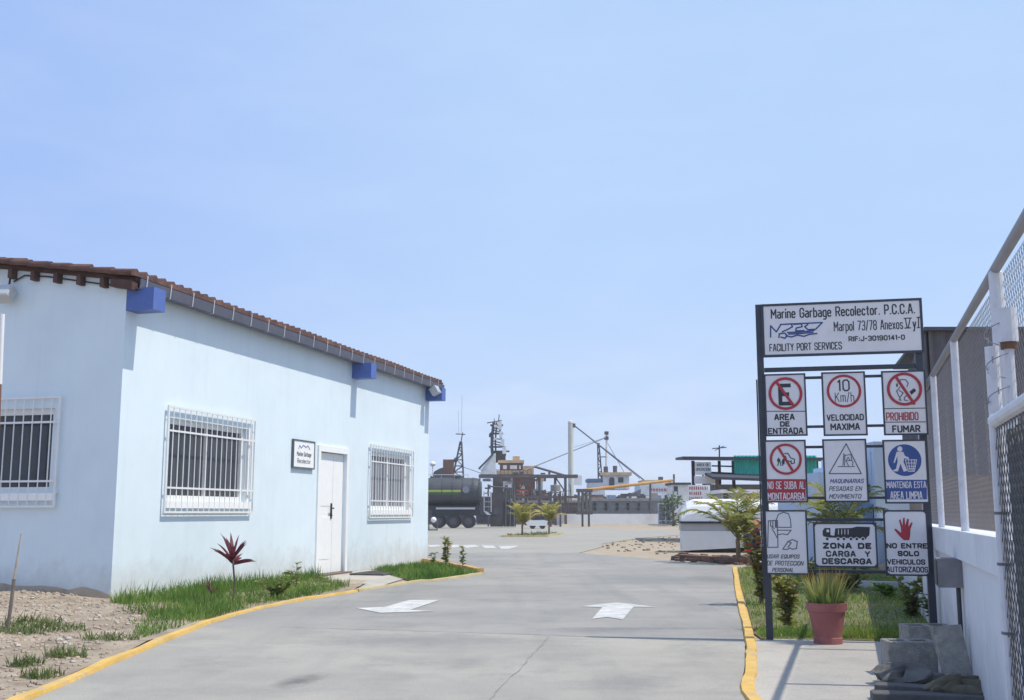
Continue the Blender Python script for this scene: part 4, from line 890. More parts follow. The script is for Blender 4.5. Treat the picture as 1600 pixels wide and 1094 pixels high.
# shrubs by the left post and behind the rack
t = stem_leaf_plant('flowering_shrub', 'green shrub with red flowers beside the left post of the sign rack', 'shrub', G(1190, 945), 1.02, 16, 520, .10, .045, m_croton, .24, low=.1)
mb = MB()
for k in range(16):
    c = Vector(t.location) + Vector((random.uniform(-.2, .25), random.uniform(-.25, .1), random.uniform(.5, 1.0)))
    for j in range(6): a = j * 1.05; mb.leaf(c, (cos(a), sin(a) - .4, .5), .05, .035, .4, 2)
mb.build('flowers', m_redfl, t)
stem_leaf_plant('shrub', 'reddish croton shrub right of the left sign post', 'shrub', G(1232, 985), .62, 9, 230, .11, .04, m_croton, .15, low=.1)
stem_leaf_plant('shrub', 'dark bushy shrub behind the right post of the sign rack', 'shrub', G(1424, 965), .5, 10, 200, .10, .05, m_shrub, .24, low=.05)
stem_leaf_plant('shrub', 'dark green shrub at the foot of the white wall', 'shrub', G(1470, 985), .34, 12, 300, .08, .04, m_dkgreen, .22, low=.05)
stem_leaf_plant('shrub', 'orange tinted croton shrub on the lawn behind the flower pot', 'shrub', G(1330, 925), .42, 12, 260, .12, .05, m_croton, .5, low=.1)
for k, (px, py, lab) in enumerate(((1215, 905, 'yellow green croton left on the lawn behind the rack'), (1262, 912, 'green croton on the lawn behind the middle of the rack'), (1390, 935, 'low yellow green shrub on the lawn before the white edging'))):
    stem_leaf_plant('shrub', lab, 'shrub', G(px, py), (.6, .4, .22)[k], 9, 170, .11, .05, (m_croton, m_shrub, m_grass_r)[k], .35, low=.1)
ed = MB(); a, b = G(1335, 918), G(1408, 920); ed.bar(a + Z * .05, b + Z * .05, .12, .10); tag(ed.build('garden_edging', m_white_wall), 'low white painted concrete edging across the lawn', 'edging')
# concrete blocks
def block(c, az, tilt, label, L_=.36, W_=.20, H_=.20):
    t = thing('concrete_block', label, 'block', c, 'hollow concrete blocks stacked beside the white wall')
    x = Vector((cos(az), sin(az), 0)); y = Vector((-sin(az), cos(az), 0)); fr = Fr(c, x, y, Z); mb = MB(); w = .032
    ys = [(-W_ / 2, -W_ / 2 + w), (W_ / 2 - w, W_ / 2)]
    for a, b in ys: mb.fbox(fr, -L_ / 2, L_ / 2, a, b, 0, H_)
    for a, b in ((-L_ / 2, -L_ / 2 + w), (-w / 2, w / 2), (L_ / 2 - w, L_ / 2)): mb.fbox(fr, a, b, -W_ / 2 + w, W_ / 2 - w, 0, H_)
    o = mb.build('block_shell', m_conc_block, t); bv = o.modifiers.new('b', 'BEVEL'); bv.width = .006; bv.segments = 1
    mb = MB(); mb.fbox(fr, -L_ / 2 + w + .002, L_ / 2 - w - .002, -W_ / 2 + w + .001, W_ / 2 - w - .001, .0, .03); mb.build('block_web', m_conc_block, t)
    return t
bz = .02
block(G(1430, 1057) + Z * bz + Vector((.0, .10, 0)), radians(-4), 0, 'near hollow concrete block resting on the canvas sacks', .33, .20, .21)
block(G(1458, 1027) + Vector((.02, .16, .0)), radians(-2), 0, 'rear hollow concrete block behind the nearer block', .36, .24, .23)
sl = MB(); p = [G(1484, 1076), G(1526, 1078)]; dw = (p[1] - p[0])
frs = Fr(G(1484, 1076), dw.normalized(), Vector((-.04, .16, .98)).normalized(), Vector((0, -.98, .16)).normalized()); sl.prism(frs, [(0, 0), (dw.length, 0), (dw.length - .03, .40), (-.045, .385)], -.06, 0)
tag(sl.build('paving_slab', m_conc_block), 'grey slab leaning upright beside the concrete blocks', 'slab')
def sack(c, sx, sy, sz, az, mat, label, seed, name='canvas_sack'):
    rnd = random.Random(seed); mb = MB(); nu, nv = 64, 22; x = Vector((cos(az), sin(az), 0)); y = Vector((-sin(az), cos(az), 0)); c = Vector(c)
    ph = [rnd.uniform(0, 6) for _ in range(8)]
    for j in range(nv + 1):
        v = j / nv
        for i in range(nu + 1):
            u = i / nu; a = 2 * pi * u; e = 1 if True else 0
            cx = abs(cos(a)) ** .5 * (1 if cos(a) > 0 else -1); cy = abs(sin(a)) ** .5 * (1 if sin(a) > 0 else -1)
            r = sin(pi * v) ** .35 if 0 < v < 1 else 0
            w = 1 + .14 * sin(3 * a + ph[0] + 4 * v) + .08 * sin(7 * a + ph[1] - 6 * v) 
            zz = sz * (v ** .8) * (1 + .20 * sin(2 * a + ph[2]) + .20 * sin(5 * a + 5 * v + ph[3]) + .12 * sin(11 * a - 9 * v + ph[4]))
            mb.v.append(c + x * sx * cx * r * w + y * sy * cy * r * w + Z * zz)
    for j in range(nv):
        for i in range(nu): k = j * (nu + 1) + i; mb.f.append((k, k + 1, k + nu + 2, k + nu + 1))
    return tag(mb.build(name, mat, smooth=True), label, 'sack')
sack(G(1420, 1072) + Vector((0, .05, 0)), .19, .15, .10, .1, m_tarp, 'crumpled grey canvas sack under the near concrete block', 3)
sack(G(1502, 1092) + Vector((0, -.02, 0)), .18, .12, .10, -.3, m_tarp2, 'folded brown canvas sack against the gate post', 9)
for k, (x0_, y0_, x1_, y1_, lab) in enumerate(((1368, 1080, 1500, 1088, 'dusty dark board lying under the canvas sacks'), (1362, 1094, 1560, 1100, 'lowest dark board at the bottom of the pile'))):
    a, b = G(x0_, y0_), G(x1_, y1_); mb = MB(); mb.bar(a + Z * .025, b + Z * .025, .14, .05); o = tag(mb.build('board', m_board), lab, 'board'); bv = o.modifiers.new('b', 'BEVEL'); bv.width = .008; bv.segments = 2
# wall
W0 = G(1524, 1081); rr_ = ray(1330, 802); wd = Vector((rr_.x, rr_.y, 0)).normalized(); wn = Vector((-wd.y, wd.x, 0))
WF = Fr(W0, wd, Z, wn)
bw = thing('boundary_wall', 'low white painted wall under the chain-link fence', 'wall', W0)
mb = MB(); mb.fbox(WF, -5.2, 21.5, -.05, .80, -.16, .0); mb.build('wall_body', m_white_wall, bw)
mb = MB(); mb.fbox(WF, -5.2, 21.5, .80, .985, -.18, .03); mb.build('wall_cap', m_white_wall, bw)
# fence
fence = thing('chain_link_fence', 'tall chain-link fence with white pipe posts on top of the low wall', 'fence', WF(0, .985, -.07))
FT = 2.24
for u, pr in ((-4.2, .034), (-2.08, .032), (.12, .025), (2.05, .025), (4.1, .025)):
    mb = MB(); mb.tube(WF(u, .98, -.01), WF(u, FT - .02, -.01), pr, n=14); mb.tube(WF(u, FT - .02, -.01), WF(u, FT + .0, -.01), pr, .02, n=14); mb.build('post', m_post, fence)
mb = MB(); mb.tube(WF(-5.2, FT, -.01), WF(4.15, FT, -.01), .024, n=12); mb.build('top_rail', m_rail, fence)
def chainlink(mb, fr, x0, x1, y0, y1, pitch, r):
    h = y1 - y0
    for sgn in (1, -1):
        k = -int(h / pitch) - 1
        while True:
            xa = x0 + k * pitch; k += 1
            if xa > x1 + h: break
            pts = []
            # line x = xa + sgn-based t
            a, b = (xa, y0), (xa + h, y1)
            if sgn < 0: a, b = (xa, y1), (xa + h, y0)
            ta = max(0, (x0 - a[0]) / h); tb = min(1, (x1 - a[0]) / h)
            if tb - ta < .01: continue
            pa = (a[0] + h * ta, a[1] + (b[1] - a[1]) * ta); pb = (a[0] + h * tb, a[1] + (b[1] - a[1]) * tb)
            mb.tube(fr(pa[0], pa[1], sgn * r), fr(pb[0], pb[1], sgn * r), r, n=3, cap=False)
mb = MB(); chainlink(mb, Fr(WF(0, 0, -.05), wd, Z, wn), -5.2, 4.1, 1.0, FT - .01, .060, .0014); mb.build('mesh', m_galv, fence)
# strands of barbed wire wound round the third post and a fat hinge pipe
hp = thing('gate_post', 'fat white pipe gate post with sleeve and wire in front of the fence', 'post', WF(-2.3, 0, .055))
mb = MB(); mb.tube(WF(-2.3, -.02, .055), WF(-2.3, 1.84, .055), .030, n=14); mb.build('pipe', m_post, hp)
mb = MB(); mb.tube(WF(-2.42, 1.84, .0), WF(-2.42, 1.99, .0), .042, n=16); mb.build('sleeve', m_post, hp)
mb = MB(); mb.tube(WF(-2.42, 1.40, .0), WF(-2.42, 1.81, .0), .020, n=10); mb.build('hinge_pin', m_post, hp)
mb = MB(); mb.tube(WF(-2.42, 1.81, .0), WF(-2.42, 1.84, .0), .034, n=12); mb.build('rusty_collar', m_rust, hp)
mb = MB()
for k in range(44):
    a0, a1 = k * .5, (k + 1) * .5; z0_, z1_ = 1.42 + k * .0115, 1.42 + (k + 1) * .0115
    q0, q1 = WF(-2.36 + .085 * cos(a0), z0_, .03 + .06 * sin(a0)), WF(-2.36 + .085 * cos(a1), z1_, .03 + .06 * sin(a1))
    mb.tube(q0, q1, .0026, n=4)
    if k % 3 == 0: mb.tube(q0 - wd * .014 - Z * .014, q0 + wd * .014 + Z * .014, .002, n=3); mb.tube(q0 - wd * .014 + Z * .014, q0 + wd * .014 - Z * .014, .002, n=3)
mb.build('barbed_wire', m_rail, hp)
# gate leaf
GO = Vector((.452 + .308 * 3.3, 3.3, 0)); GF = Fr(GO, -wd, Z, wn)      # x runs towards the viewer
gate = thing('gate', 'open chain-link gate leaf with white pipe frame backed by dark netting', 'gate', GO)
GT = 1.385
mb = MB(); mb.tube(GF(0, .02), GF(0, GT), .020, n=12); mb.tube(GF(0, GT - .01), GF(2.2, GT - .01), .022, n=12); mb.tube(GF(2.2, .02), GF(2.2, GT), .02, n=12); mb.tube(GF(0, .06), GF(2.2, .06), .018, n=10); mb.ball(GF(0, GT - .008), .023, 10); mb.build('gate_frame', m_post, gate)
mb = MB(); chainlink(mb, Fr(GF(0, 0, .004), -wd, Z, wn), .02, 2.18, .08, GT - .03, .055, .0015); mb.build('mesh', m_galv, gate)
m_net = M('dark_shade_netting', (.10, .12, .12), .95, .5, 9, .4, 60, dirt=(.26, .29, .29), dscale=7, damt=.85)
mb = MB(); nx_ = 60
for i in range(nx_):
    f0 = lambda i: -.028 + .008 * sin(i * 1.3) + .004 * sin(i * 3.1)
    a, b = .03 + 2.14 * i / nx_, .03 + 2.14 * (i + 1) / nx_; mb.quad(GF(a, .08, f0(i)), GF(b, .08, f0(i + 1)), GF(b, GT - .04, f0(i + 1)), GF(a, GT - .04, f0(i)))
mb.build('netting', m_net, gate, smooth=True)
for y in (.5, .75, .95, 1.1): mb = MB(); mb.tube(GF(0, y - .004), GF(0, y + .004), .0225, n=12); mb.build('wire_tie', m_galv, gate)
ch = MB()
cpts = [GF(.03, .47, .03), GF(-.03, .475, .03), GF(-.045, .44, .02), GF(-.04, .38, .025), GF(-.05, .33, .02), GF(-.04, .28, .02)]
for a, b in zip(cpts, cpts[1:]):
    n = max(1, int((b - a).length / .024))
    for k in range(n):
        c = a.lerp(b, (k + .5) / n); d = (b - a).normalized(); s_ = d.orthogonal().normalized() if k % 2 else d.cross(d.orthogonal()).normalized()
        ring = [c + d * .017 * cos(q * pi / 4) + s_ * .010 * sin(q * pi / 4) for q in range(9)]; ch.path(ring, .0042, 5)
tag(ch.build('chain', m_rust), 'rusty chain hanging round the white gate pipe', 'chain')
# meter box and conduit on the wall
mx_ = thing('meter_box', 'grey metal meter box with conduit on the white wall', 'box', WF(.48, .3, 0))
def Wuv(x, y): P = onp(x, y, W0, wn); return (P - W0).dot(wd), P.z
mb = MB(); mb.fbox(WF, .36, .60, .61, .80, .001, .155); mb.build('box', M('weathered_grey_box', (.22, .21, .225), .7, .15, 6, dirt=(.13, .10, .09), dscale=4, damt=.5), mx_)
mb = MB(); mb.fbox(WF, .375, .585, .625, .785, .156, .163); mb.build('box_door', m_board, mx_)
mb = MB(); mb.tube(WF(.40, .0, .03), WF(.40, .609, .03), .015, n=10); mb.build('conduit', m_dark_frame, mx_)
# warehouse beyond the fence
WH = thing('warehouse', 'grey corrugated warehouse with tan block base beyond the chain-link fence', 'building', (6.5, 15, 0))
hw0 = at(1449, 518, 15.0)
wh_h = hw0.z; mb = MB()
xs = [hw0.x + i * .09 for i in range(int(16 / .09))]
tz = 1.62
for i, (a, b) in enumerate(zip(xs, xs[1:])):
    ya, yb = 15.0 + (.03 if i % 2 else -.03), 15.0 + (-.03 if i % 2 else .03)
    mb.quad((a, ya, tz), (b, yb, tz), (b, yb, wh_h), (a, ya, wh_h))
ys = [15.0 + i * .09 for i in range(int(7 / .09))]
for i, (a, b) in enumerate(zip(ys, ys[1:])):
    xa, xb = hw0.x + (.03 if i % 2 else -.03), hw0.x + (-.03 if i % 2 else .03); xo = .30
    mb.quad((xb + (b - 15) * xo, b, tz), (xa + (a - 15) * xo, a, tz), (xa + (a - 15) * xo, a, wh_h), (xb + (b - 15) * xo, b, wh_h))
mb.build('cladding', m_clad, WH)
mb = MB(); mb.hexa([Vector((hw0.x + .05, 15.04, 0)), Vector((22, 15.04, 0)), Vector((22, 22, 0)), Vector((hw0.x + 2.15, 22, 0)), Vector((hw0.x + .05, 15.04, tz + .03)), Vector((22, 15.04, tz + .03)), Vector((22, 22, tz + .03)), Vector((hw0.x + 2.15, 22, tz + .03))]); mb.build('block_base', m_tan, WH)
mb = MB(); mb.hexa([Vector((hw0.x - .08, 14.9, wh_h)), Vector((22.1, 14.9, wh_h)), Vector((22.1, 22.1, wh_h + .4)), Vector((hw0.x + 2.0, 22.1, wh_h + .4)), Vector((hw0.x - .08, 14.9, wh_h + .05)), Vector((22.1, 14.9, wh_h + .05)), Vector((22.1, 22.1, wh_h + .45)), Vector((hw0.x + 2.0, 22.1, wh_h + .45))]); mb.build('roof_sheet', m_shed_dark, WH)
# pale blue building behind the rack
pb_ = thing('outbuilding', 'powder blue plaster outbuilding with stepped top behind the sign rack', 'building', at(1340, 870, 25))
def bpx(mb, x0, x1, y0, y1, Y, dep): 
    a = at(x0, y1, Y); b = at(x1, y0, Y); z0 = max(a.z, -.02) if a.z < .3 else a.z
    return mb.box(a.x, b.x, Y, Y + dep, z0, b.z)
mb = MB(); bpx(mb, 1284, 1352, 738, 884, 25.6, 4); bpx(mb, 1352, 1368, 722, 884, 25.4, 4); bpx(mb, 1368, 1374, 706, 884, 25.2, 4); bpx(mb, 1374, 1440, 690, 884, 25.0, 4); mb.build('wall', m_paleblue, pb_)
mb = MB(); bpx(mb, 1318, 1368, 788, 884, 25.2, .15); mb.build('shutter', m_midblue, pb_)
mb = MB(); bpx(mb, 1340, 1366, 757, 774, 25.3, .06); mb.build('window', M('dark_brown_window', (.08, .055, .06), .5), pb_)

# ================================================================ PALMS
def palm(base, trunk, n, L_, leafL, leafW, mat, label, group=None, droop=1.5, tr=.06, up=(.25, 1.5), nl=26, name='palm_tree', planes=1):
    t = thing(name, label, 'palm', base, group); base = Vector(base); top = base + Vector((.03, 0, trunk))
    MB().lathe(base, [(tr * 1.35, -.03), (tr * 1.2, trunk * .1), (tr, trunk * .3), (tr * .9, trunk * .7), (tr * 1.0, trunk), (tr * .5, trunk + tr)], 10).build('trunk', m_trunk, t)
    cr_ = MB()
    for k in range(n):
        a = 2.399 * k + random.uniform(-.25, .25); f = k / (n - 1); u = up[0] + (up[1] - up[0]) * f
        d = Vector((cos(a), sin(a), u)).normalized(); p = top.copy(); L1 = L_ * random.uniform(.8, 1.1) * (1 - .15 * f); segs = 12; pts = [p.copy()]; ds = [d.copy()]
        for i in range(segs): 
            p = p + d * (L1 / segs); d = (d - Z * droop / segs * (.4 + 1.2 * i / segs)).normalized(); pts.append(p.copy()); ds.append(d.copy())
        cr_.path(pts, lambda i: max(.0025, .012 * (1 - i / segs) * L_), 4)
        for j in range(nl):
            q = .12 + .88 * j / (nl - 1); i = min(segs - 1, int(q * segs)); pp = pts[i].lerp(pts[i + 1], q * segs - i); dd = ds[i]; sd = dd.cross(Z)
            if sd.length < .05: sd = Vector((1, 0, 0))
            sd.normalize(); upv = sd.cross(dd)
            ll = leafL * (sin(pi * (.12 + .80 * q)) ** .6) * random.uniform(.8, 1.15)
            for s in (1, -1): cr_.leaf(pp, sd * s * .85 + dd * (.55 + .4 * q) + upv * random.uniform(-.05, .35), ll, leafW, random.uniform(.7, 1.6), 3)
    cr_.build('crown', mat, t); return t
palm(G(1154, 880), .50, 12, 1.45, .46, .034, m_palm, 'young arching palm between the white container and the sign rack', droop=1.5, tr=.055, up=(.9, 3.6), nl=34)
palm(at(1308, 868, 22) * 1.0 - Z * at(1308, 868, 22).z, .7, 13, 1.5, .40, .04, m_palm, 'palm with drooping fronds behind the sign rack', droop=1.5, tr=.08, up=(.4, 2.2), nl=28)
pA = G(816, 838); pB = G(858, 834.5)
palm(pA, .50, 13, 1.25, .42, .045, m_palm_far, 'short yellow green palm, nearer of the pair in the yard', None, 1.45, .05, (1.2, 5.0), 20)
palm(pB, .62, 12, 1.25, .42, .045, m_palm_far, 'short yellow green palm, farther of the pair in the yard', None, 1.45, .05, (1.2, 5.0), 20)
bed = [(pA.x - 1.0, pA.y - 2.2), (pA.x + 1.2, pA.y - 1.6), (pB.x + .8, pB.y + .5), (pB.x - .6, pB.y + 2), (pA.x - .6, pA.y + 1.5)]
grass('grass', bed, 900, .06, .2, m_weed, 'small grass bed under the two yard palms', None, .03, .8)
kerb([bed[4], bed[0], bed[1], bed[2]], .15, .10, m_palek, name='kerb', z0=-.01)

# ================================================================ WHITE CONTAINER, tyre, rubble
ca, cb_ = G(1066, 863), G(1262, 850.5)
cx = (cb_ - ca); CL = 205 / FPX * ca.y; cx = Vector((1, -.12, 0)).normalized(); cy = Vector((-cx.y, cx.x, 0)); CF = Fr(ca, cx, Z, -cy)
ct = thing('waste_container', 'long white steel waste container with rounded lid', 'container', ca)
hgt = lambda y: CH + (802 - y) / FPX * ca.y
k0, k1, k2 = hgt(829), hgt(816), hgt(782)
mb = MB(); CD = 1.7
mb.prism(CF, [(0, .04), (CL * .93, .24), (CL * .985, k0), (0, k0)], -CD, 0); mb.build('body', m_skip, ct)
mb = MB(); mb.fbox(CF, -.02, CL, k0 + .002, k1 - .03, -CD + .02, -.02); mb.build('neck', M('container_grey_band', (.40, .41, .42), .6, .08), ct)
mb = MB(); mb.fbox(CF, -.03, CL + .02, k1 - .03, k1 + .03, -CD - .02, .035); mb.build('rim', m_black, ct)
mb = MB(); prof = [(0.0, k1 + .03), (-.02, k1 + .25), (-.12, k1 + (k2 - k1) * .72), (-.36, k2 - .02), (-.62, k2 + .04), (-CD + .62, k2 + .04), (-CD + .36, k2 - .02), (-CD + .1, k1 + (k2 - k1) * .72), (-CD, k1 + .03)]
secs = [(.0, .40), (.16, .86), (.38, 1.0), (CL * .90, 1.0), (CL * .965, .86), (CL, .5)]; n = len(prof)
for s, sc in secs: mb.v += [CF(s, k1 + .03 + (y - k1 - .03) * sc, z) for z, y in prof]
for i in range(len(secs) - 1):
    for k in range(n - 1): mb.f.append((i * n + k, (i + 1) * n + k, (i + 1) * n + k + 1, i * n + k + 1))
mb.f.append(tuple(range(n))); mb.f.append(tuple(range(len(secs) * n - 1, (len(secs) - 1) * n - 1, -1)))
mb.build('lid', m_skip, ct)
mb = MB(); mb.prism(CF, [(-.16, k1 + .28), (.0, k1 + .22), (.0, k1 + .46)], -1.1, -.1); mb.build('lid_flap', m_skip, ct)
mb = MB(); mb.prism(CF, [(.25, .0), (CL * .9, .0), (CL * .9, .19), (.25, .05)], -CD + .2, -.12); mb.build('skid', m_black, ct)
mb = MB(); mb.fbox(CF, CL + .005, CL + .06, k0 - .5, k1 + .5, -CD + .1, -.15); mb.build('end_plate', m_shed_dark, ct)
tp = G(1176, 868); tyre = thing('tyre', 'dark tyre standing against the white container', 'tyre', tp)
ax = Vector((.82, -.57, .0)).normalized(); tcx = tp + Z * .40
mb = MB(); mb.lathe(tcx - ax * .10, [(.22, .0), (.36, .0), (.40, .04), (.40, .16), (.36, .20), (.22, .20), (.22, .0)], 28, ax); mb.build('tread', m_rubber, tyre, smooth=False)
mb = MB(); mb.lathe(tcx - ax * .03, [(.001, .0), (.225, .0), (.225, .06), (.001, .06)], 20, ax); mb.build('hub', m_black, tyre)
# rubble ridge and scraps along the sandy edge
def rubble(poly, n, r0, r1, mat, label):
    mb = MB(); xs = [p[0] for p in poly]; ys = [p[1] for p in poly]; c = 0
    while c < n:
        x, y = random.uniform(min(xs), max(xs)), random.uniform(min(ys), max(ys))
        if not in_poly(x, y, poly): continue
        c += 1; r = random.uniform(r0, r1); o = Vector((x, y, 0)); a = random.uniform(0, 3)
        fr = Fr(o, (cos(a), sin(a), 0), (-sin(a), cos(a), .1), (0, 0, 1)); mb.prism(fr, [(-r, -r * .6), (r * .7, -r * .8), (r, r * .3), (.1 * r, r * .9), (-r * .8, r * .5)], -.01, r * random.uniform(.3, .8))
    return tag(mb.build('rubble', mat, loc=(0, 0, 0)), label, 'rubble', kind='stuff')
rp = [gxy(1050, 876), gxy(1142, 882), gxy(1180, 884), gxy(1185, 872), gxy(1055, 866)]
rubble(rp, 150, .03, .12, M('dark_rubble', (.12, .085, .07), .95, .3, 3, .3), 'dark broken rubble lying under the white container')
rubble([gxy(915, 861), gxy(1060, 867), gxy(1060, 838), gxy(960, 846)], 90, .02, .06, M('sandy_rubble', (.33, .26, .19), .95, .25, 3, .3, dirt=(.14, .1, .08), dscale=1, damt=.7), 'sandy rubble scattered left of the white container')
mb = MB(); mb.bar(G(1063, 874) + Z * .06, G(1165, 881) + Z * .06, .25, .12); tag(mb.build('timber', m_rust), 'dark rusty beam on the soil before the white container', 'beam')

# ================================================================ OPEN SHED with teal sheets
SY = 44.0
sh = thing('open_shed', 'open sided shed with thin dark roof and teal sheeting', 'shed', at(1200, 830, SY))
sh.location.z = 0
def pbox(name, mat, parent, x0, x1, y0, y1, Y, dep, label=None):
    mb = MB(); a = at(x0, y1, Y); b = at(x1, y0, Y); mb.box(a.x, b.x, Y, Y + dep, a.z, b.z); o = mb.build(name, mat, parent)
    if label: o['label'] = label
    return o
mb = MB(); a = at(1067, 714, SY - .6); b = at(1372, 714, SY - .6)
mb.hexa([Vector((a.x, a.y, a.z - .09)), Vector((b.x, b.y, b.z - .15)), Vector((b.x, b.y + 6, b.z + .1)), Vector((a.x + .6, a.y + 6, a.z + .16)), Vector((a.x, a.y, a.z + .02)), Vector((b.x, b.y, b.z - .04)), Vector((b.x, b.y + 6, b.z + .21)), Vector((a.x + .6, a.y + 6, a.z + .27))]); mb.build('roof', m_shed_dark, sh)
for px, yy in ((1083, SY), (1146, SY), (1276, SY), (1352, SY), (1124, SY + 5), (1240, SY + 5)):
    a = at(px, 720, yy); mb = MB(); mb.box(a.x - .06, a.x + .06, yy, yy + .12, -.02, a.z); mb.build('post', m_dark_frame, sh)
mb = MB(); a = at(1147, 747, SY); b = at(1275, 712, SY); nn = 44
for i in range(nn):
    x0_ = a.x + (b.x - a.x) * i / nn; x1_ = a.x + (b.x - a.x) * (i + 1) / nn; o0 = -.05 - (.045 if i % 2 else 0); o1 = -.05 - (0 if i % 2 else .045)
    mb.quad((x0_, SY + o0, a.z), (x1_, SY + o1, a.z), (x1_, SY + o1, b.z), (x0_, SY + o0, b.z))
mb.build('teal_sheeting', m_green_sheet, sh)
mb = MB(); a = at(1112, 728, SY); mb.tube(a, at(1147, 729, SY), .03); mb.tube(at(1276, 735, SY), at(1372, 737, SY), .03); mb.build('beam', m_dark_frame, sh)
pbox('side_wall', M('shed_grey_block', (.33, .34, .36), .9, .15, 1, dirt=(.2, .18, .17), dscale=.8, damt=.5), sh, 1112, 1300, 757, 826, SY + 1.0, .2)
mb = MB(); mb.tube(at(1124, 714, SY + 1), at(1124, 696, SY + 1), .03); mb.tube(at(1113, 701, SY + 1), at(1135, 699, SY + 1), .02); mb.tube(at(1117, 704, SY + 1), at(1131, 697, SY + 1), .015); mb.build('antenna', m_dark_frame, sh)
lr = thing('lean_to', 'lean-to roof of thin dark sheet below the teal sheeting', 'shed', at(1160, 820, SY - 2)); lr.location.z = 0
mb = MB(); a = at(1114, 745, SY - 2); b = at(1300, 751, SY - 2)
mb.hexa([a - Z * .1, b - Z * .12, b + Vector((0, 2.4, .15)), a + Vector((0, 2.4, .2)), a, b - Z * .01, b + Vector((0, 2.4, .25)), a + Vector((0, 2.4, .3))]); mb.build('roof', m_shed_dark, lr)
for px in (1120, 1215, 1290): a = at(px, 748, SY - 1.8); mb = MB(); mb.box(a.x - .05, a.x + .05, a.y, a.y + .1, -.02, a.z); mb.build('post', m_rust, lr)
kk = thing('kiosk', 'small grey kiosk with white edged flat roof behind the white container', 'kiosk', at(1165, 820, SY - 6)); kk.location.z = 0
pbox('wall', M('kiosk_grey_wall', (.36, .38, .40), .85, .08, 1), kk, 1134, 1290, 771, 828, SY - 5.8, 2.2)
pbox('roof', m_shipwhite, kk, 1127, 1300, 765, 770.5, SY - 6.1, 2.8)
pbox('door', m_shed_dark, kk, 1132, 1138, 771, 828, SY - 5.86, .05)
tq = MB(); bpx(tq, 1258, 1280, 749, 766, SY - 7, .05); o = tq.build('tarpaulin', M('turquoise_tarp', (.09, .55, .58), .6, .08, 1)); tag(o, 'bright turquoise sheet hung behind the sign rack', 'sheet')
# small signs on the shed
def worn_row(mb, fr, n, u0, u1, v0, v1, z, seed=1):
    """a row of lettering too far off and too worn to read: short uneven daubs of paint"""
    rn = random.Random(seed); st = (u1 - u0) / n
    for k in range(n):
        a = u0 + st * k; h_ = (v1 - v0); w = st * rn.uniform(.35, .62); q = rn.uniform(0, .25) * h_
        mb.flat(fr, [(a, v0 + q * .3), (a + w, v0), (a + w, v1 - q), (a, v1)], z)
        if rn.random() < .5: mb.flat(fr, [(a + w + st * .05, v0 + h_ * .4), (a + st * .9, v0 + h_ * .4), (a + st * .9, v0 + h_ * .65), (a + w + st * .05, v0 + h_ * .65)], z)
def shedsign(x0, x1, y0, y1, Y, lines, mat, label, band=None, legs=False):
    a = at(x0, y1, Y); b = at(x1, y0, Y); t = thing('notice', label, 'sign', a, 'notices around the open shed'); fr = Fr(a, (1, 0, 0), (0, 0, 1), (0, -1, 0)); w, h_ = b.x - a.x, b.z - a.z
    MB().fbox(fr, 0, w, 0, h_, -.02, .0).build('notice_board', m_shipwhite, t); mb = MB()
    for s, u0, u1, v0, v1 in lines:
        if isinstance(s, int): worn_row(mb, fr, s, u0 * w, u1 * w, v0 * h_, v1 * h_, .004, s); continue
        sign_text(mb, fr, s, u0 * w, u1 * w, v0 * h_, v1 * h_, .004, .020)
    if lines: mb.build('lettering', mat, t)
    p_ = MB(); p_.box(a.x + w * .5 - .03, a.x + w * .5 + .03, Y + .03, Y + .09, -.02 if legs else a.z - .5, b.z); p_.build('support', m_dark_frame, t)
shedsign(1086, 1111, 722, 742, SY - .3, [('AREA DE', .12, .88, .66, .88), ('OPERACION', .06, .94, .30, .54)], m_ink_grey, 'upper white notice with grey lettering on the shed post')
shedsign(1085, 1117, 744, 756, SY - .3, [], m_ink_grey, 'narrow plain pale board in the middle of the shed post')
shedsign(1076, 1109, 758, 783, SY - 4, [(9, .04, .96, .70, .92), (6, .04, .64, .38, .60), (7, .04, .68, .06, .28)], M('faded_pink_lettering', (.42, .13, .13), .6), 'lowest white notice with rows of red lettering before the shed', legs=True)

m_farsteel = M('grey_marine_steel', (.085, .09, .11), .7, .2, 1, dirt=(.16, .10, .08), dscale=.6, damt=.5)
m_quaywhite = M('white_quay_paint', (.86, .86, .85), .7, .05, .6, dirt=(.55, .5, .44), dscale=.4, damt=.4)
# ================================================================ FAR YARD: tanker, stands, wall, gate
def P(x, y, Y): return at(x, y or 800, Y)
TY = 81.0
tk = thing('tanker_trailer', 'dark tanker trailer with yellow and green stripe behind the blue building', 'trailer', Vector((P(700, 820, TY).x, TY, 0)))
a = P(560, 790, TY); b = P(752, 746, TY); rz = (b.z - a.z) / 2; zc = (a.z + b.z) / 2; ry = 1.15; x0t, x1t = a.x, b.x
mb = MB(); n = 28; secs = [(x0t, .7), (x0t + .2, .95), (x0t + .5, 1.0), (x1t - .5, 1.0), (x1t - .2, .95), (x1t, .7)]
for x, s in secs: mb.v += [Vector((x, TY + 1.2 + ry * s * cos(2 * pi * k / n), zc + rz * s * sin(2 * pi * k / n))) for k in range(n)]
for i in range(len(secs) - 1):
    for k in range(n): mb.f.append((i * n + k, i * n + (k + 1) % n, (i + 1) * n + (k + 1) % n, (i + 1) * n + k))
mb.f.append(tuple(range(n - 1, -1, -1))); mb.f.append(tuple(range((len(secs) - 1) * n, len(secs) * n))); mb.build('tank', m_tank, tk, smooth=False)
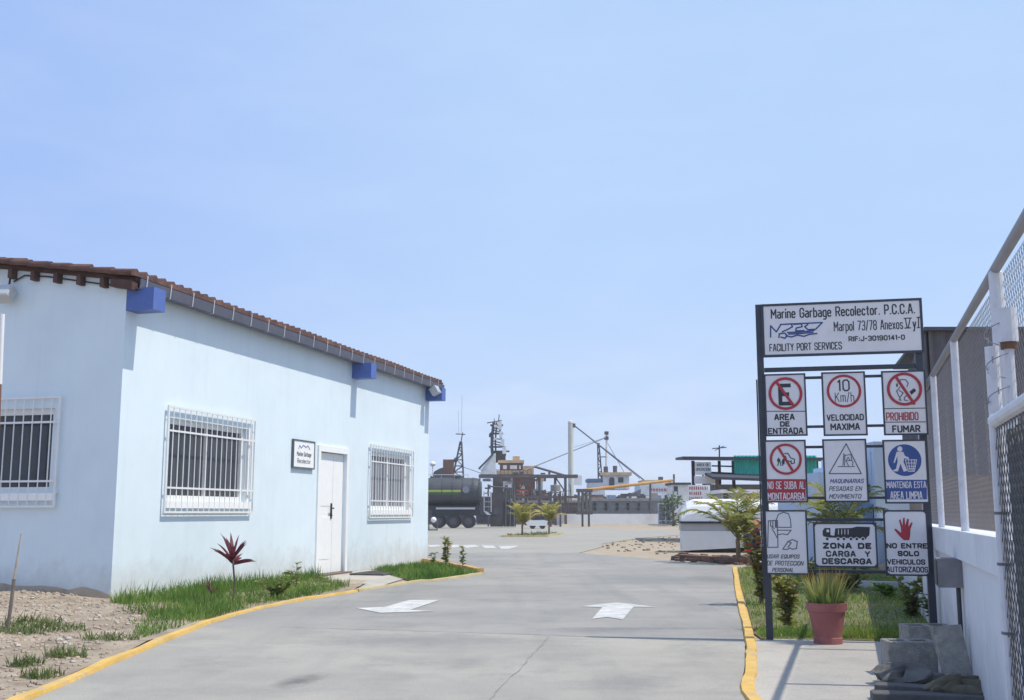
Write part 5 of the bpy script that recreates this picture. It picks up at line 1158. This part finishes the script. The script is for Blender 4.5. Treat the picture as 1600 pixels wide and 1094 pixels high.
def tank_strip(y0, y1, x0, x1, mat, name):
    mb = MB(); z0_, z1_ = P(700, y1, TY).z, P(700, y0, TY).z; k = 5
    for i in range(k):
        za, zb = z0_ + (z1_ - z0_) * i / k, z0_ + (z1_ - z0_) * (i + 1) / k
        yf = lambda z: TY + 1.2 - ry * sqrt(max(0, 1 - ((z - zc) / rz) ** 2)) - .012
        mb.quad((x0, yf(za), za), (x1, yf(za), za), (x1, yf(zb), zb), (x0, yf(zb), zb))
    mb.build(name, mat, tk)
tank_strip(765.5, 769, x0t + 1, P(720, 770, TY).x, m_lime, 'yellow_stripe'); tank_strip(769, 773, x0t + 1, P(716, 770, TY).x, m_green, 'green_stripe')
mb = MB(); c = Vector((P(728, 765, TY).x, TY + .04, P(728, 765, TY).z)); mb.tube(c, c + Vector((0, -.03, 0)), .26, n=20); mb.build('round_emblem', M('dull_grey_emblem', (.22, .23, .28), .6), tk)
mb = MB(); mb.box(x0t + .3, x1t - .2, TY + .25, TY + 2.1, P(0, 797, TY).z, P(0, 790, TY).z); mb.build('chassis', m_black, tk)
mb = MB(); mb.box(P(681, 0, TY).x, P(742, 0, TY).x, TY + .05, TY + .12, P(0, 796, TY).z, P(0, 793, TY).z); mb.build('side_rail', m_strap, tk)
wr = .5
for px in (684, 708, 732):
    for yy in (TY + .15, TY + 1.95):
        c = Vector((P(px, 0, TY).x, yy, wr)); mb = MB(); mb.lathe(c, [(.28, 0), (.44, 0), (wr, .05), (wr, .25), (.44, .3), (.28, .3), (.28, 0)], 20, (0, 1, 0)); wh = mb.build('wheel', m_rubber_far, tk)
        mb = MB(); mb.lathe(c + Vector((0, .04, 0)), [(.001, -.02), (.10, -.02), (.12, .04), (.28, .02), (.28, .1), (.001, .1)], 14, (0, 1, 0)); mb.build('rim', M('dusty_dark_rim', (.12, .12, .125), .8, .2, 3), wh)
mb = MB(); xa, xb = P(756, 0, TY).x, P(767, 0, TY).x
for x in (xa, xb): mb.bar((x, TY + .4, P(0, 800, TY).z), (x, TY + .4, P(0, 768, TY).z), .05, .05)
for y in (770, 776, 784, 792): mb.bar((xa, TY + .4, P(0, y, TY).z), (xb, TY + .4, P(0, y, TY).z), .04, .04)
mb.build('ladder', m_strap, tk)
mb = MB(); mb.hexa([Vector((P(756, 0, TY).x, TY + .3, P(0, 799, TY).z)), Vector((P(760, 0, TY).x, TY + .3, P(0, 799, TY).z)), Vector((P(760, 0, TY).x, TY + .34, P(0, 799, TY).z)), Vector((P(756, 0, TY).x, TY + .34, P(0, 799, TY).z)),
    Vector((P(764, 0, TY).x, TY + .3, P(0, 808, TY).z)), Vector((P(769, 0, TY).x, TY + .3, P(0, 806, TY).z)), Vector((P(769, 0, TY).x, TY + .34, P(0, 806, TY).z)), Vector((P(764, 0, TY).x, TY + .34, P(0, 808, TY).z))]); mb.build('reflector', m_shipwhite, tk)
mb = MB(); mb.bar((P(750, 0, TY).x, TY + .6, P(0, 806, TY).z), (P(770, 0, TY).x, TY + .6, P(0, 806, TY).z), 1.4, .12); mb.build('rear_bumper', m_black, tk)
for px in (690, 706, 722, 738, 749):
    x = P(px, 0, TY).x; mb = MB(); k_ = 20
    ring = [Vector((x, TY + 1.2 + (ry + .015) * cos(2 * pi * k / k_), zc + (rz + .015) * sin(2 * pi * k / k_))) for k in range(k_ + 1)]; mb.path(ring, .03, 5); mb.build('tank_band', m_tank, tk)
mb = MB(); mb.tube((x0t + 1, TY + .8, zc + rz + .22), (x1t - 1, TY + .8, zc + rz + .22), .025, n=5)
for k in range(8): x = x0t + 1 + (x1t - x0t - 2) * k / 7; mb.tube((x, TY + .8, zc + rz - .05), (x, TY + .8, zc + rz + .22), .02, n=5)
mb.build('top_rail', m_strap, tk)
mb = MB(); mb.box(P(675, 0, TY).x, P(750, 0, TY).x, TY + .12, TY + .2, P(0, 806, TY).z, P(0, 797, TY).z); mb.build('side_skirt', m_black, tk)
mb = MB(); c = P(714, 746, TY); mb.tube((c.x, TY + 1.2, zc + rz - .05), (c.x, TY + 1.2, zc + rz + .18), .3, n=16); mb.build('hatch', m_tank, tk)
# stack of dark machinery right of the trailer
mc = thing('machinery', 'dark upright pump machinery standing right of the tanker trailer', 'machine', Vector((P(783, 0, 84).x, 84, 0)))
pbox('cabinet', m_steel, mc, 766, 786, 770, 823, 84, 1.6); pbox('column', m_steel, mc, 770, 784, 745, 770, 84.3, .8)
pbox('pump_casing', M('oily_black_casing', (.05, .048, .05), .7, .25, 1, dirt=(.13, .1, .08), dscale=.8, damt=.6), mc, 786.5, 806, 784, 823, 84.1, 1.4)
pbox('control_box', M('brown_green_box', (.12, .12, .11), .8, .2), mc, 787, 800, 764, 779, 84.2, .6)
for px in (763, 790, 797, 803): mb = MB(); mb.tube(P(px, 823, 83.7), P(px, 752 + (px * 7) % 23, 83.7), .06); mb.build('standpipe', m_farsteel, mc)
mb = MB(); mb.tube(P(763, 760, 83.7), P(800, 763, 83.7), .06); mb.build('header_pipe', m_steel, mc)
for px, y in ((775, 800), (795, 800)): mb = MB(); c = P(px, y, 83.8); mb.tube(c + Vector((0, .2, 0)), c - Vector((0, .05, 0)), .22, n=14); mb.build('flange', m_gutter, mc)
# low white bollard lamp on a stand by the trailer
bl = thing('buoy_rack', 'white ball buoy on a little dark rack at the corner of the blue building', 'buoy', G(679, 829))
bY = G(679, 829).y; mb = MB()
for px in (670, 683): mb.tube(P(px, 829, bY), P(px, 812, bY), .04)
mb.tube(P(670, 828, bY), P(683, 828, bY), .04); mb.tube(P(670, 817, bY), P(683, 817, bY), .04); mb.build('rack', m_farsteel, bl)
c = P(677.5, 812.5, bY); mb = MB(); mb.ball(c, .19, 14); mb.build('ball', m_shipwhite, bl, smooth=True)
# small white launch with yellow frame
vY = 78.0; lv = thing('boat_on_trailer', 'small white launch with dark windscreen and yellow frame behind the palms', 'boat', Vector((P(838, 0, vY).x, vY, 0)))
mb = MB(); fr = Fr(Vector((P(822, 0, vY).x, vY, .22)), (1, 0, 0), (0, 0, 1), (0, 1, 0)); w_ = P(856, 0, vY).x - P(822, 0, vY).x
mb.prism(fr, [(0, .18), (.12, 0), (w_ - .1, 0), (w_, .34), (w_ * .8, .40), (w_ * .2, .38), (.0, .3)], 0, 1.6); mb.build('hull', m_shipwhite, lv)
mb = MB(); mb.prism(fr, [(w_ * .3, .385), (w_ * .88, .41), (w_ * .82, .64), (w_ * .45, .66)], .15, 1.3); mb.build('windscreen', m_glass_dark, lv)
mb = MB(); mb.path([fr(w_ * .18, .39, .3), fr(w_ * .2, .82, .3), fr(w_ * .4, 1.0, .3), fr(w_ * .7, .98, .3), fr(w_ * .8, .7, .3)], .05, 6); mb.build('yellow_frame', m_yellow, lv)
mb = MB()
for q in (.3, .75): mb.lathe(fr(w_ * q, .0, .1), [(.001, 0), (.22, 0), (.22, .2), (.001, .2)], 14, (0, 1, 0))
mb.build('wheels', m_rubber_far, lv)
# low white quay wall, sand, fence gate
QY = 104.0
qw = MB(); bpx(qw, 868, 1030, 803, 821, QY, .4); tag(qw.build('quay_wall', m_quaywhite), 'low white quay wall along the harbour edge', 'wall')
mb = MB(); nm = 40
for j in range(9):
    for i in range(nm + 1):
        x = P(868 + 200 * i / nm, 0, 100).x; y = 96.5 + j * .85; h_ = .14 * sin(pi * j / 8) * (.45 + .55 * abs(sin(i * .55))) * (1 if 1 < i < nm - 1 else .2)
        mb.v.append(Vector((x, y, h_ - .01)))
for j in range(8):
    for i in range(nm): k = j * (nm + 1) + i; mb.f.append((k, k + 1, k + nm + 2, k + nm + 1))
tag(mb.build('sand_bank', m_soil, smooth=True, loc=(0, 0, 0)), kind='structure')
fg = thing('mesh_gate', 'grey mesh gate between the quay wall and the white container', 'gate', Vector((P(1045, 0, 100).x, 100, 0)))
mb = MB()
for px in (1029, 1040, 1052, 1064): mb.tube((P(px, 0, 100).x, 100, .0), (P(px, 0, 100).x, 100, P(0, 786, 100).z), .06)
mb.tube(P(1029, 787, 100), P(1064, 787, 100), .06); mb.tube(P(1029, 814, 100), P(1064, 814, 100), .06); mb.build('gate_frame', m_post, fg)
mb = MB(); bpx(mb, 1030, 1063, 788, 814, 100.1, .04); mb.build('gate_sheet', M('grey_mesh_sheet', (.27, .265, .28), .8, .1, 2), fg)
rf_ = thing('harbour_railing', 'thin pale post and rail fence behind the quay wall', 'fence', Vector((P(950, 0, 105).x, 105, 0)))
mb = MB()
for i in range(11): px = 872 + i * 16; mb.tube((P(px, 0, 105).x, 105, 0), P(px, 780, 105), .03)
mb.build('posts', m_gutter, rf_)
mb = MB()
for y in (781, 792): mb.tube(P(868, y, 105), P(1034, y, 105), .02)
mb.build('rails', m_gutter, rf_)
# stands in the yard
sd = thing('slatted_stand', 'dark slatted crate raised on two legs in the yard', 'stand', Vector((P(913, 0, 92).x, 92, 0)))
mb = MB()
for px in (903, 909, 915, 921): bpx(mb, px, px + 3.2, 768, 800, 92, .5)
mb.build('slats', M('weathered_grey_timber', (.16, .145, .13), .9, .25), sd)
mb = MB(); bpx(mb, 901, 926, 764, 769, 91.9, .8); bpx(mb, 901, 926, 799, 804, 91.9, .8); mb.build('crossbars', m_steel, sd)
for px in (910, 920): 
    mb = MB(); c = P(px, 0, 92.2); mb.box(c.x - .08, c.x + .08, 92.1, 92.3, -.02, P(0, 799, 92).z); mb.build('leg', m_steel, sd)
ds = thing('drum_stand', 'grey drum raised on a dark pipe frame left of the slatted crate', 'tank', Vector((P(868, 0, 90).x, 90, 0)))
c = P(868, 768, 90.5); mb = MB(); mb.lathe(c, [(.001, 0), (.42, 0), (.42, .5), (.38, .54), (.001, .56)], 18); mb.build('drum', M('dull_grey_drum', (.24, .235, .235), .7, .15), ds)
mb = MB()
for px, yy in ((861, 90), (876, 90), (861, 91), (876, 91)): mb.tube((P(px, 0, 90).x, yy, -.02), (P(px, 0, 90).x, yy, c.z), .06)
for y in (770, 790): mb.tube(P(861, y, 90), P(876, y, 90), .05)
mb.build('pipe_frame', m_steel, ds)
# pipe gantry along the quay
gy = 103.0
ga = thing('pipe_gantry', 'long dark steel pipe gantry on columns along the quay', 'gantry', Vector((P(825, 0, gy).x, gy, 0)))
mb = MB(); bpx(mb, 748, 903, 741.5, 746.5, gy, 1.4); mb.build('top_beam', m_steel, ga)
mb = MB(); bpx(mb, 786, 900, 775, 778.5, gy, 1.2); mb.build('lower_beam', m_steel, ga)
for px in (803, 822, 843, 868, 884): 
    mb = MB(); c = P(px, 0, gy); mb.box(c.x - .12, c.x + .12, gy + .2, gy + .5, -.02, P(0, 744, gy).z); mb.build('column', m_steel, ga)
mb = MB()
for x0_, y0_, x1_, y1_ in ((843, 746, 822, 760), (868, 746, 884, 770), (803, 775, 822, 750)): mb = MB(); mb.bar(P(x0_, y0_, gy + .3), P(x1_, y1_, gy + .3), .12, .12); mb.build('brace', m_steel, ga)
mb = MB(); bpx(mb, 806, 826, 765, 768, gy - .2, .1); bpx(mb, 806, 826, 771, 773, gy - .2, .1); mb.build('red_rail', M('rust_red_rail', (.30, .07, .05), .7, .2), ga)

# ================================================================ SHIPS
WL = -2.2
def hull(px0, px1, ytop, Y, dep, rake=1.2, name='hull', mat=m_steel, parent=None, sheer=.6):
    a = P(px0, ytop, Y); b = P(px1, ytop, Y); L_ = b.x - a.x; zt = a.z; mb = MB(); n = 16; rows_ = []
    for i in range(n + 1):
        q = i / n; x = a.x + L_ * q; wd_ = dep / 2 * min(1, (1 - q) * 4.5 + .08) ** .7 * min(1, q * 6 + .6); sh_ = sheer * max(0, (q - .5) * 2) ** 2
        xb = x - (rake if q > .9 else 0) * (q - .9) * 10 if q > .9 else x + (rake * .4 * (.1 - q) * 10 if q < .1 else 0)
        rows_.append([Vector((xb, Y + dep / 2 - wd_ * .75, WL - .4)), Vector((x, Y + dep / 2 - wd_, zt + sh_)), Vector((x, Y + dep / 2 + wd_, zt + sh_)), Vector((xb, Y + dep / 2 + wd_ * .75, WL - .4))])
    for r in rows_: mb.v += r
    for i in range(n):
        for k in range(3): mb.f.append((i * 4 + k, i * 4 + k + 1, i * 4 + 5 + k, i * 4 + 4 + k))
    mb.f.append((0, 3, 2, 1)); mb.f.append((n * 4, n * 4 + 1, n * 4 + 2, n * 4 + 3)); return mb.build(name, mat, parent)
def lattice(mb, base_l, base_r, top_l, top_r, n, Y, r=.05, dep=.6):
    for dy in (0, dep):
        bl_, br_, tl_, tr_ = [P(*p, Y) + Vector((0, dy, 0)) for p in (base_l, base_r, top_l, top_r)]
        mb.tube(bl_, tl_, r, n=6); mb.tube(br_, tr_, r, n=6)
        for i in range(n):
            a, b = bl_.lerp(tl_, i / n), br_.lerp(tr_, i / n); c, d = bl_.lerp(tl_, (i + 1) / n), br_.lerp(tr_, (i + 1) / n)
            mb.tube(a, b, r * .6, n=5); mb.tube(a if i % 2 else b, d if i % 2 else c, r * .6, n=5)
    return mb
# a tug behind the tanker
tY = 122.0
tug = thing('tug_boat', 'dark tug with rusty funnel and lattice mast behind the tanker trailer', 'ship', Vector((P(700, 0, tY).x, tY, WL)))
hull(640, 742, 768, tY, 6, parent=tug)
pbox('deckhouse', m_steel, tug, 672, 722, 744, 770, tY + 1, 4)
mb = MB(); fr = Fr(P(675, 746, tY + 1.2), (1, 0, 0), (0, 0, 1), (0, 1, 0)); s_ = tY / FPX
mb.prism(fr, [(0, 0), (20 * s_, 0), (20 * s_, 16 * s_), (12 * s_, 14 * s_), (3 * s_, 9 * s_)], 0, 3); mb.build('wheelhouse', m_steel, tug)
pbox('funnel', m_rust, tug, 692, 708, 718, 746, tY + 1.5, 2)
mb = MB(); lattice(mb, (707, 747), (724, 747), (719, 690), (721, 690), 6, tY + 2, .09); mb.tube(P(720, 692, tY + 2), P(723, 676, tY + 2), .06); mb.tube(P(712, 678, tY + 2), P(727, 679, tY + 2), .06); mb.tube(P(714, 716, tY + 2), P(707, 722, tY + 2), .18); mb.tube(P(724, 730, tY + 2), P(756, 741, tY + 2), .03); mb.build('mast', m_farsteel, tug)
mb = MB(); mb.tube(P(676, 745, tY + 1), P(676, 727, tY + 1), .06); mb.ball(P(676, 725, tY + 1), .35, 12, .8); mb.build('radar_dome', m_shipwhite, tug)
mb = MB(); mb.tube(P(721, 677, tY + 2), P(722, 618, tY + 2), .018, n=4); mb.tube(P(717, 680, tY + 2), P(716, 640, tY + 2), .015, n=4); mb.build('whip_antenna', m_farsteel, tug)
# rusty ship with tower mast
rY = 118.0
rs = thing('workboat', 'weathered workboat with ochre decks and tall dark equipment mast', 'ship', Vector((P(800, 0, rY).x, rY, WL)))
hull(740, 862, 776, rY, 8, parent=rs, mat=m_steel)
pbox('lower_house', m_rust, rs, 782, 836, 744, 778, rY + 1.2, 5); 
pbox('lower_house_panel', m_shipwhite, rs, 786, 801, 752, 768, rY + 1.1, .08); pbox('lower_house_panel', m_shipwhite, rs, 838, 848, 752, 772, rY + 1.1, 1.5)
pbox('bridge', m_steel, rs, 781, 817, 722, 742, rY + 1.6, 4)
pbox('bridge_roof', m_ochre, rs, 778, 819, 719, 723.5, rY + 1.3, 4.6); pbox('deck_edge', m_ochre, rs, 776, 834, 735, 741, rY + 1.0, 5)
pbox('roof_house', m_ochre, rs, 801, 812, 713, 719, rY + 2, 2); pbox('life_raft', m_ochre, rs, 817, 834, 728, 735, rY + 1.2, 2.4)
for x0_, x1_ in ((786, 792), (797, 808), (811, 814)): pbox('bridge_window', m_shipwhite, rs, x0_, x1_, 727, 733, rY + 1.5, .12)
mb = MB(); fr = Fr(P(750, 741, rY), (1, 0, 0), (0, 0, 1), (0, 1, 0)); s_ = rY / FPX
mb.prism(fr, [(0, 0), (24 * s_, 0), (24 * s_, 33 * s_), (19 * s_, 30 * s_), (4 * s_, 10 * s_)], 0, 2.2); mb.build('funnel', m_shipwhite, rs)
mb = MB(); mb.bar(P(748, 733, rY - .1), P(770, 710, rY - .1), .2, .2); mb.build('funnel_edge', m_farsteel, rs)
mb = MB(); q = rY + 1.8
mb.path([P(770, 714, q), P(768.5, 700, q), P(769, 680, q), P(772, 660, q)], .17, 8); mb.path([P(775, 714, q + .5), P(774, 690, q + .5), P(776, 660, q + .5)], .09, 6)
mb.path([P(790, 712, q), P(784, 690, q), P(779, 658, q)], .09, 6)
for y, x0_, x1_ in ((663, 766, 786), (676, 765, 786), (697, 764, 789), (704, 770, 796)): bpx(mb, x0_, x1_, y, y + 1.6, q - .4, 1.4)
for y in (668, 672, 684, 689, 693): mb.tube(P(769, y, q), P(783, y + 3, q), .06)
mb.tube(P(761, 661, q), P(784, 657, q), .06); mb.tube(P(779, 659, q), P(780, 648, q), .05); mb.tube(P(773, 660, q), P(772, 654, q), .04); bpx(mb, 764, 768, 678, 683, q, .4)
mb.build('mast', m_farsteel, rs)
for x0_, x1_, y0_, y1_ in ((778, 784, 659, 671), (772, 777, 664, 668), (780, 785, 674, 684), (782, 788, 686, 697), (785, 791, 698, 709), (772, 777, 684, 687)): pbox('mast_housing', m_shipwhite, rs, x0_, x1_, y0_, y1_, q - .5, .6)
cr2 = random.Random(21); cm_ = [m_shipwhite, m_steel, m_rust, m_ochre, m_farsteel, m_greyhull, m_steel, M('ship_teal_gear', (.10, .20, .20), .7, .2)]
for k in range(46):
    x0_ = cr2.uniform(752, 858); y1_ = cr2.choice((741, 752, 764, 772, 777)) ; w__ = cr2.uniform(2, 9); h__ = cr2.uniform(2, 8)
    if y1_ == 741 and x0_ < 778: continue
    pbox('deck_gear', cm_[k % 8], rs, x0_, x0_ + w__, y1_ - h__, y1_, rY + cr2.uniform(-.1, .8), cr2.uniform(.3, 1.0))
mb = MB(); bpx(mb, 768, 790, 704, 722, rY + 1.9, 1.6); mb.build('mast_foot', m_steel, rs)
mb = MB()
for px in range(752, 836, 6): mb.tube(P(px, 741, rY + .9), P(px, 734, rY + .9), .03, n=4)
mb.tube(P(750, 734, rY + .9), P(834, 734, rY + .9), .03, n=4); mb.build('railing', m_farsteel, rs)
mb = MB(); mb.tube(P(834, 729, rY), P(886, 744, rY), .12); mb.build('gangway', m_steel, rs)
# crane mast with cables
cY = 112.0
cm = thing('derrick', 'white derrick mast with long cable stays by the harbour', 'crane', Vector((P(892, 0, cY).x, cY, WL)))
mb = MB(); mb.tube(P(892.5, 815, cY), P(891.5, 662, cY), .30, .27, 14); mb.ball(P(891.5, 661, cY), .30, 12); mb.build('mast', M('cream_derrick_paint', (.60, .60, .54), .6, .1, .6, dirt=(.4, .34, .25), dscale=.8, damt=.5), cm)
mb = MB(); mb.tube(P(896, 664, cY), P(1006, 750, cY), .075, n=5); mb.tube(P(898, 666, cY + .4), P(1000, 748, cY + .4), .03, n=5); mb.tube(P(820, 735, cY), P(946, 684, cY + 8), .06, n=5); mb.tube(P(893, 700, cY), P(946, 684, cY + 8), .02, n=4); mb.build('stay_cable', m_gutter, cm)
mb = MB(); mb.bar(P(893, 665, cY), P(899, 665, cY), .35, .4); mb.build('sheave_block', m_farsteel, cm)
mb = MB(); bpx(mb, 875, 920, 795, 825, cY - 1, 3); mb.build('pontoon', m_greyhull, cm)
pbz = MB(); bpx(pbz, 896, 909, 743, 758, 116, .1); tag(pbz.build('canvas_screen', m_shipwhite), 'pale canvas screen hung beside the derrick mast', 'screen')
# fishing boat
fY = 124.0
fb = thing('fishing_boat', 'white and blue fishing boat with tall mast beyond the orange boom', 'boat', Vector((P(945, 0, fY).x, fY, WL)))
hull(914, 1006, 776, fY, 6, parent=fb, mat=M('dark_blue_hull', (.06, .075, .11), .6, .15, 1), sheer=.9)
pbox('deckhouse', m_shipwhite, fb, 920, 945, 754, 777, fY + 1, 3.5); pbox('wheelhouse', m_shipwhite, fb, 942, 983, 743, 765, fY + 1.2, 3)
pbox('wheelhouse_roof', m_ochre, fb, 938, 987, 738, 743, fY + .9, 3.6); pbox('roof_rail_panel', M('faded_blue_trim', (.12, .18, .30), .6), fb, 918, 940, 748, 753, fY + .9, 3.6)
for x0_, x1_ in ((953, 959), (966, 974)): pbox('window', m_glass_dark, fb, x0_, x1_, 746, 754, fY + 1.14, .08)
pbox('doorway', m_steel, fb, 952, 960, 748, 764, fY + 1.12, .06)
mb = MB(); mb.tube(P(947, 745, fY + 2), P(948, 676, fY + 2), .11); mb.build('mast', m_shipwhite, fb)
mb = MB(); bpx(mb, 945, 951, 674, 679, fY + 1.7, .6); bpx(mb, 945, 951, 682, 687, fY + 1.7, .6); mb.tube(P(948, 690, fY + 2), P(975, 738, fY + 2), .03); lattice(mb, (935, 748), (941, 748), (934, 692), (936, 692), 5, fY + 2, .06, .4); mb.tube(P(937, 714, fY + 2), P(949, 714, fY + 2), .06); bpx(mb, 944, 950, 729, 742, fY + 1.5, .8); mb.tube(P(961, 738, fY + 1.5), P(961, 728, fY + 1.5), .25); mb.build('rigging', m_farsteel, fb)
# orange boom
oY = 108.0
bm_ = thing('conveyor_boom', 'long orange and yellow boom pipe slanting over the quay', 'boom', Vector((P(980, 0, oY).x, oY, 0)))
mb = MB(); mb.tube(P(914, 766, oY), P(1052, 750.5, oY), .17, .13, 10); mb.build('boom_pipe', m_orange, bm_)
mb = MB(); mb.tube((P(922, 0, oY).x, oY, -.05), P(922, 765, oY), .12); mb.tube((P(1016, 0, oY).x, oY, -.05), P(1016, 755, oY), .10); mb.build('support', m_steel, bm_)
# barge and white ferry with red lettering
bg_ = thing('barge', 'long grey brown barge moored behind the quay wall', 'boat', Vector((P(960, 0, 113).x, 113, WL)))
mb = MB(); bpx(mb, 872, 1034, 782, 830, 113, 7); mb.build('hull', m_greyhull, bg_); mb = MB(); bpx(mb, 868, 1036, 778.5, 783, 112.8, 7.4); mb.build('deck_edge', m_quay, bg_)
cr3 = random.Random(5)
for k in range(34):
    x0_ = cr3.uniform(880, 1026); w__ = cr3.uniform(3, 14); h__ = cr3.uniform(2, 9)
    pbox('deck_cargo', [m_steel, m_rust, m_greyhull, m_shipwhite, m_midblue, m_steel, m_farsteel][k % 7], bg_, x0_, x0_ + w__, 779 - h__, 779, 113.6 + cr3.uniform(0, 3), 1.2)
for k in range(9): x0_ = 876 + k * 17.3; pbox('hull_fender', m_rubber, bg_, x0_, x0_ + 3.5, 786, 797, 112.75, .24)
wf = thing('ferry', 'white ferry with red lettering on its side beyond the barge', 'ship', Vector((P(1020, 0, 136).x, 136, WL)))
hull(985, 1066, 774, 136, 8, parent=wf, mat=M('dark_ferry_hull', (.08, .08, .10), .6, .15, 1), rake=.6, sheer=.2)
pbox('superstructure', m_shipwhite, wf, 1000, 1049, 755.5, 775, 136.5, 6); pbox('upper_deck', m_ochre, wf, 1004, 1048, 750, 755.5, 137, 5)
fr = Fr(P(1003, 772, 136.4), (1, 0, 0), (0, 0, 1), (0, -1, 0)); mb = MB(); s_ = 136 / FPX
worn_row(mb, fr, 7, 14 * s_, 43 * s_, 4 * s_, 9 * s_, .04, 4); mb.build('lettering', M('faded_red_lettering', (.50, .09, .07), .6), wf)
bpx(q := MB(), 1030, 1036, 745, 750, 138, 1); q.tube(P(1053, 775, 137), P(1053, 741, 137), .12); q.build('mast', m_farsteel, wf)
# rusty work barge lying in front of the workboat, crowded with gear
rbY = 109.5
rb = thing('barge', 'dark rusty work barge crowded with gear behind the two yard palms', 'boat', Vector((P(835, 0, rbY).x, rbY, WL)))
mb = MB(); bpx(mb, 796, 906, 785, 832, rbY, 5); mb.build('hull', M('rust_brown_hull', (.15, .105, .085), .85, .3, .5, dirt=(.06, .05, .05), dscale=.4, damt=.7), rb)
mb = MB(); bpx(mb, 794, 908, 782, 785.5, rbY - .12, 5.2); mb.build('deck_edge', m_greyhull, rb)
cr4 = random.Random(31); gm = [m_steel, m_rust, m_farsteel, m_shipwhite, m_steel, m_ochre, m_greyhull, m_rust]
for k in range(40):
    x0_ = cr4.uniform(798, 898); w__ = cr4.uniform(2, 8); h__ = cr4.uniform(2, 15) * (1 if w__ < 5 else .6)
    pbox('deck_gear', gm[k % 8], rb, x0_, x0_ + w__, 782 - h__, 782, rbY + .3 + cr4.uniform(0, 3), cr4.uniform(.2, .8))
for k in range(7):
    x0_ = 800 + k * 15.5; mb = MB(); mb.tube(P(x0_, 782, rbY + 1), P(x0_ + cr4.uniform(-3, 3), cr4.uniform(752, 770), rbY + 1), .05, n=5); mb.build('stanchion', m_farsteel, rb)
mb = MB(); mb.tube(P(800, 770, rbY + 1), P(893, 767, rbY + 1), .03, n=4); mb.build('guard_rope', m_farsteel, rb)
# small grey harbour hut, shrubs and a far tree
hu = thing('harbour_hut', 'small grey white hut at the end of the quay', 'hut', Vector((P(1062, 0, 98).x, 98, 0)))
pbox('wall', m_shipwhite, hu, 1051, 1078, 757, 815, 98, 3); pbox('roof', m_shed_dark, hu, 1048, 1080, 754, 757.5, 97.7, 3.6); pbox('window', m_glass_dark, hu, 1053, 1059, 760, 768, 97.95, .1)
def bushy(name, base, H_, R_, n, ls, mat, label, trunk=.3, cat='tree'):
    t = thing(name, label, cat, base); base = Vector(base)
    tr = MB(); tr.tube(base - Z * .05, base + Z * H_ * .6, .05 * H_, .02 * H_, 7)
    for k in range(5): a = k * 1.3; tr.tube(base + Z * H_ * (.3 + .05 * k), base + Vector((cos(a) * R_ * .6, sin(a) * R_ * .6, H_ * (.6 + .06 * k))), .02 * H_, .008 * H_, 5)
    tr.build('trunk', m_stem, t); c = MB(); cl = [(Vector((random.gauss(0, R_ * .45), random.gauss(0, R_ * .45), random.uniform(trunk, .92) * H_)), R_ * random.uniform(.25, .5)) for _ in range(14)]
    for k in range(n):
        o, r = random.choice(cl); d = Vector((random.gauss(0, 1), random.gauss(0, 1), random.gauss(0, 1))).normalized(); p = base + o + d * r * random.random() ** .5
        c.leaf(p, (d.x, d.y, d.z * .5 + .2), ls * random.uniform(.6, 1.3), ls * .5, .6, 2)
    c.build('crown', mat, t); return t
bushy('shrub', Vector((P(1052, 0, 96).x, 96, 0)), 2.6, 1.1, 700, .28, m_dkgreen, 'dark green bush before the harbour hut', .1, 'shrub')
bushy('tree', Vector((P(1070, 0, 118).x, 104, 0)), 4.9, .55, 500, .3, m_dkgreen, 'slim dark tree rising behind the harbour hut', .45)


# ================================================================ haze over the harbour
hm = bpy.data.materials.new('harbour_haze'); hm.use_nodes = True; hn_ = hm.node_tree; hn_.nodes.clear()
ho = hn_.nodes.new('ShaderNodeOutputMaterial'); pv = hn_.nodes.new('ShaderNodeVolumePrincipled'); pv.inputs['Color'].default_value = (.97, .97, 1, 1); pv.inputs['Density'].default_value = .0008; pv.inputs['Anisotropy'].default_value = .1
hn_.links.new(pv.outputs[0], ho.inputs['Volume'])
mb = MB(); mb.box(-620, 620, -40, 720, -5.2, 16); tag(mb.build('haze', hm), kind='stuff')
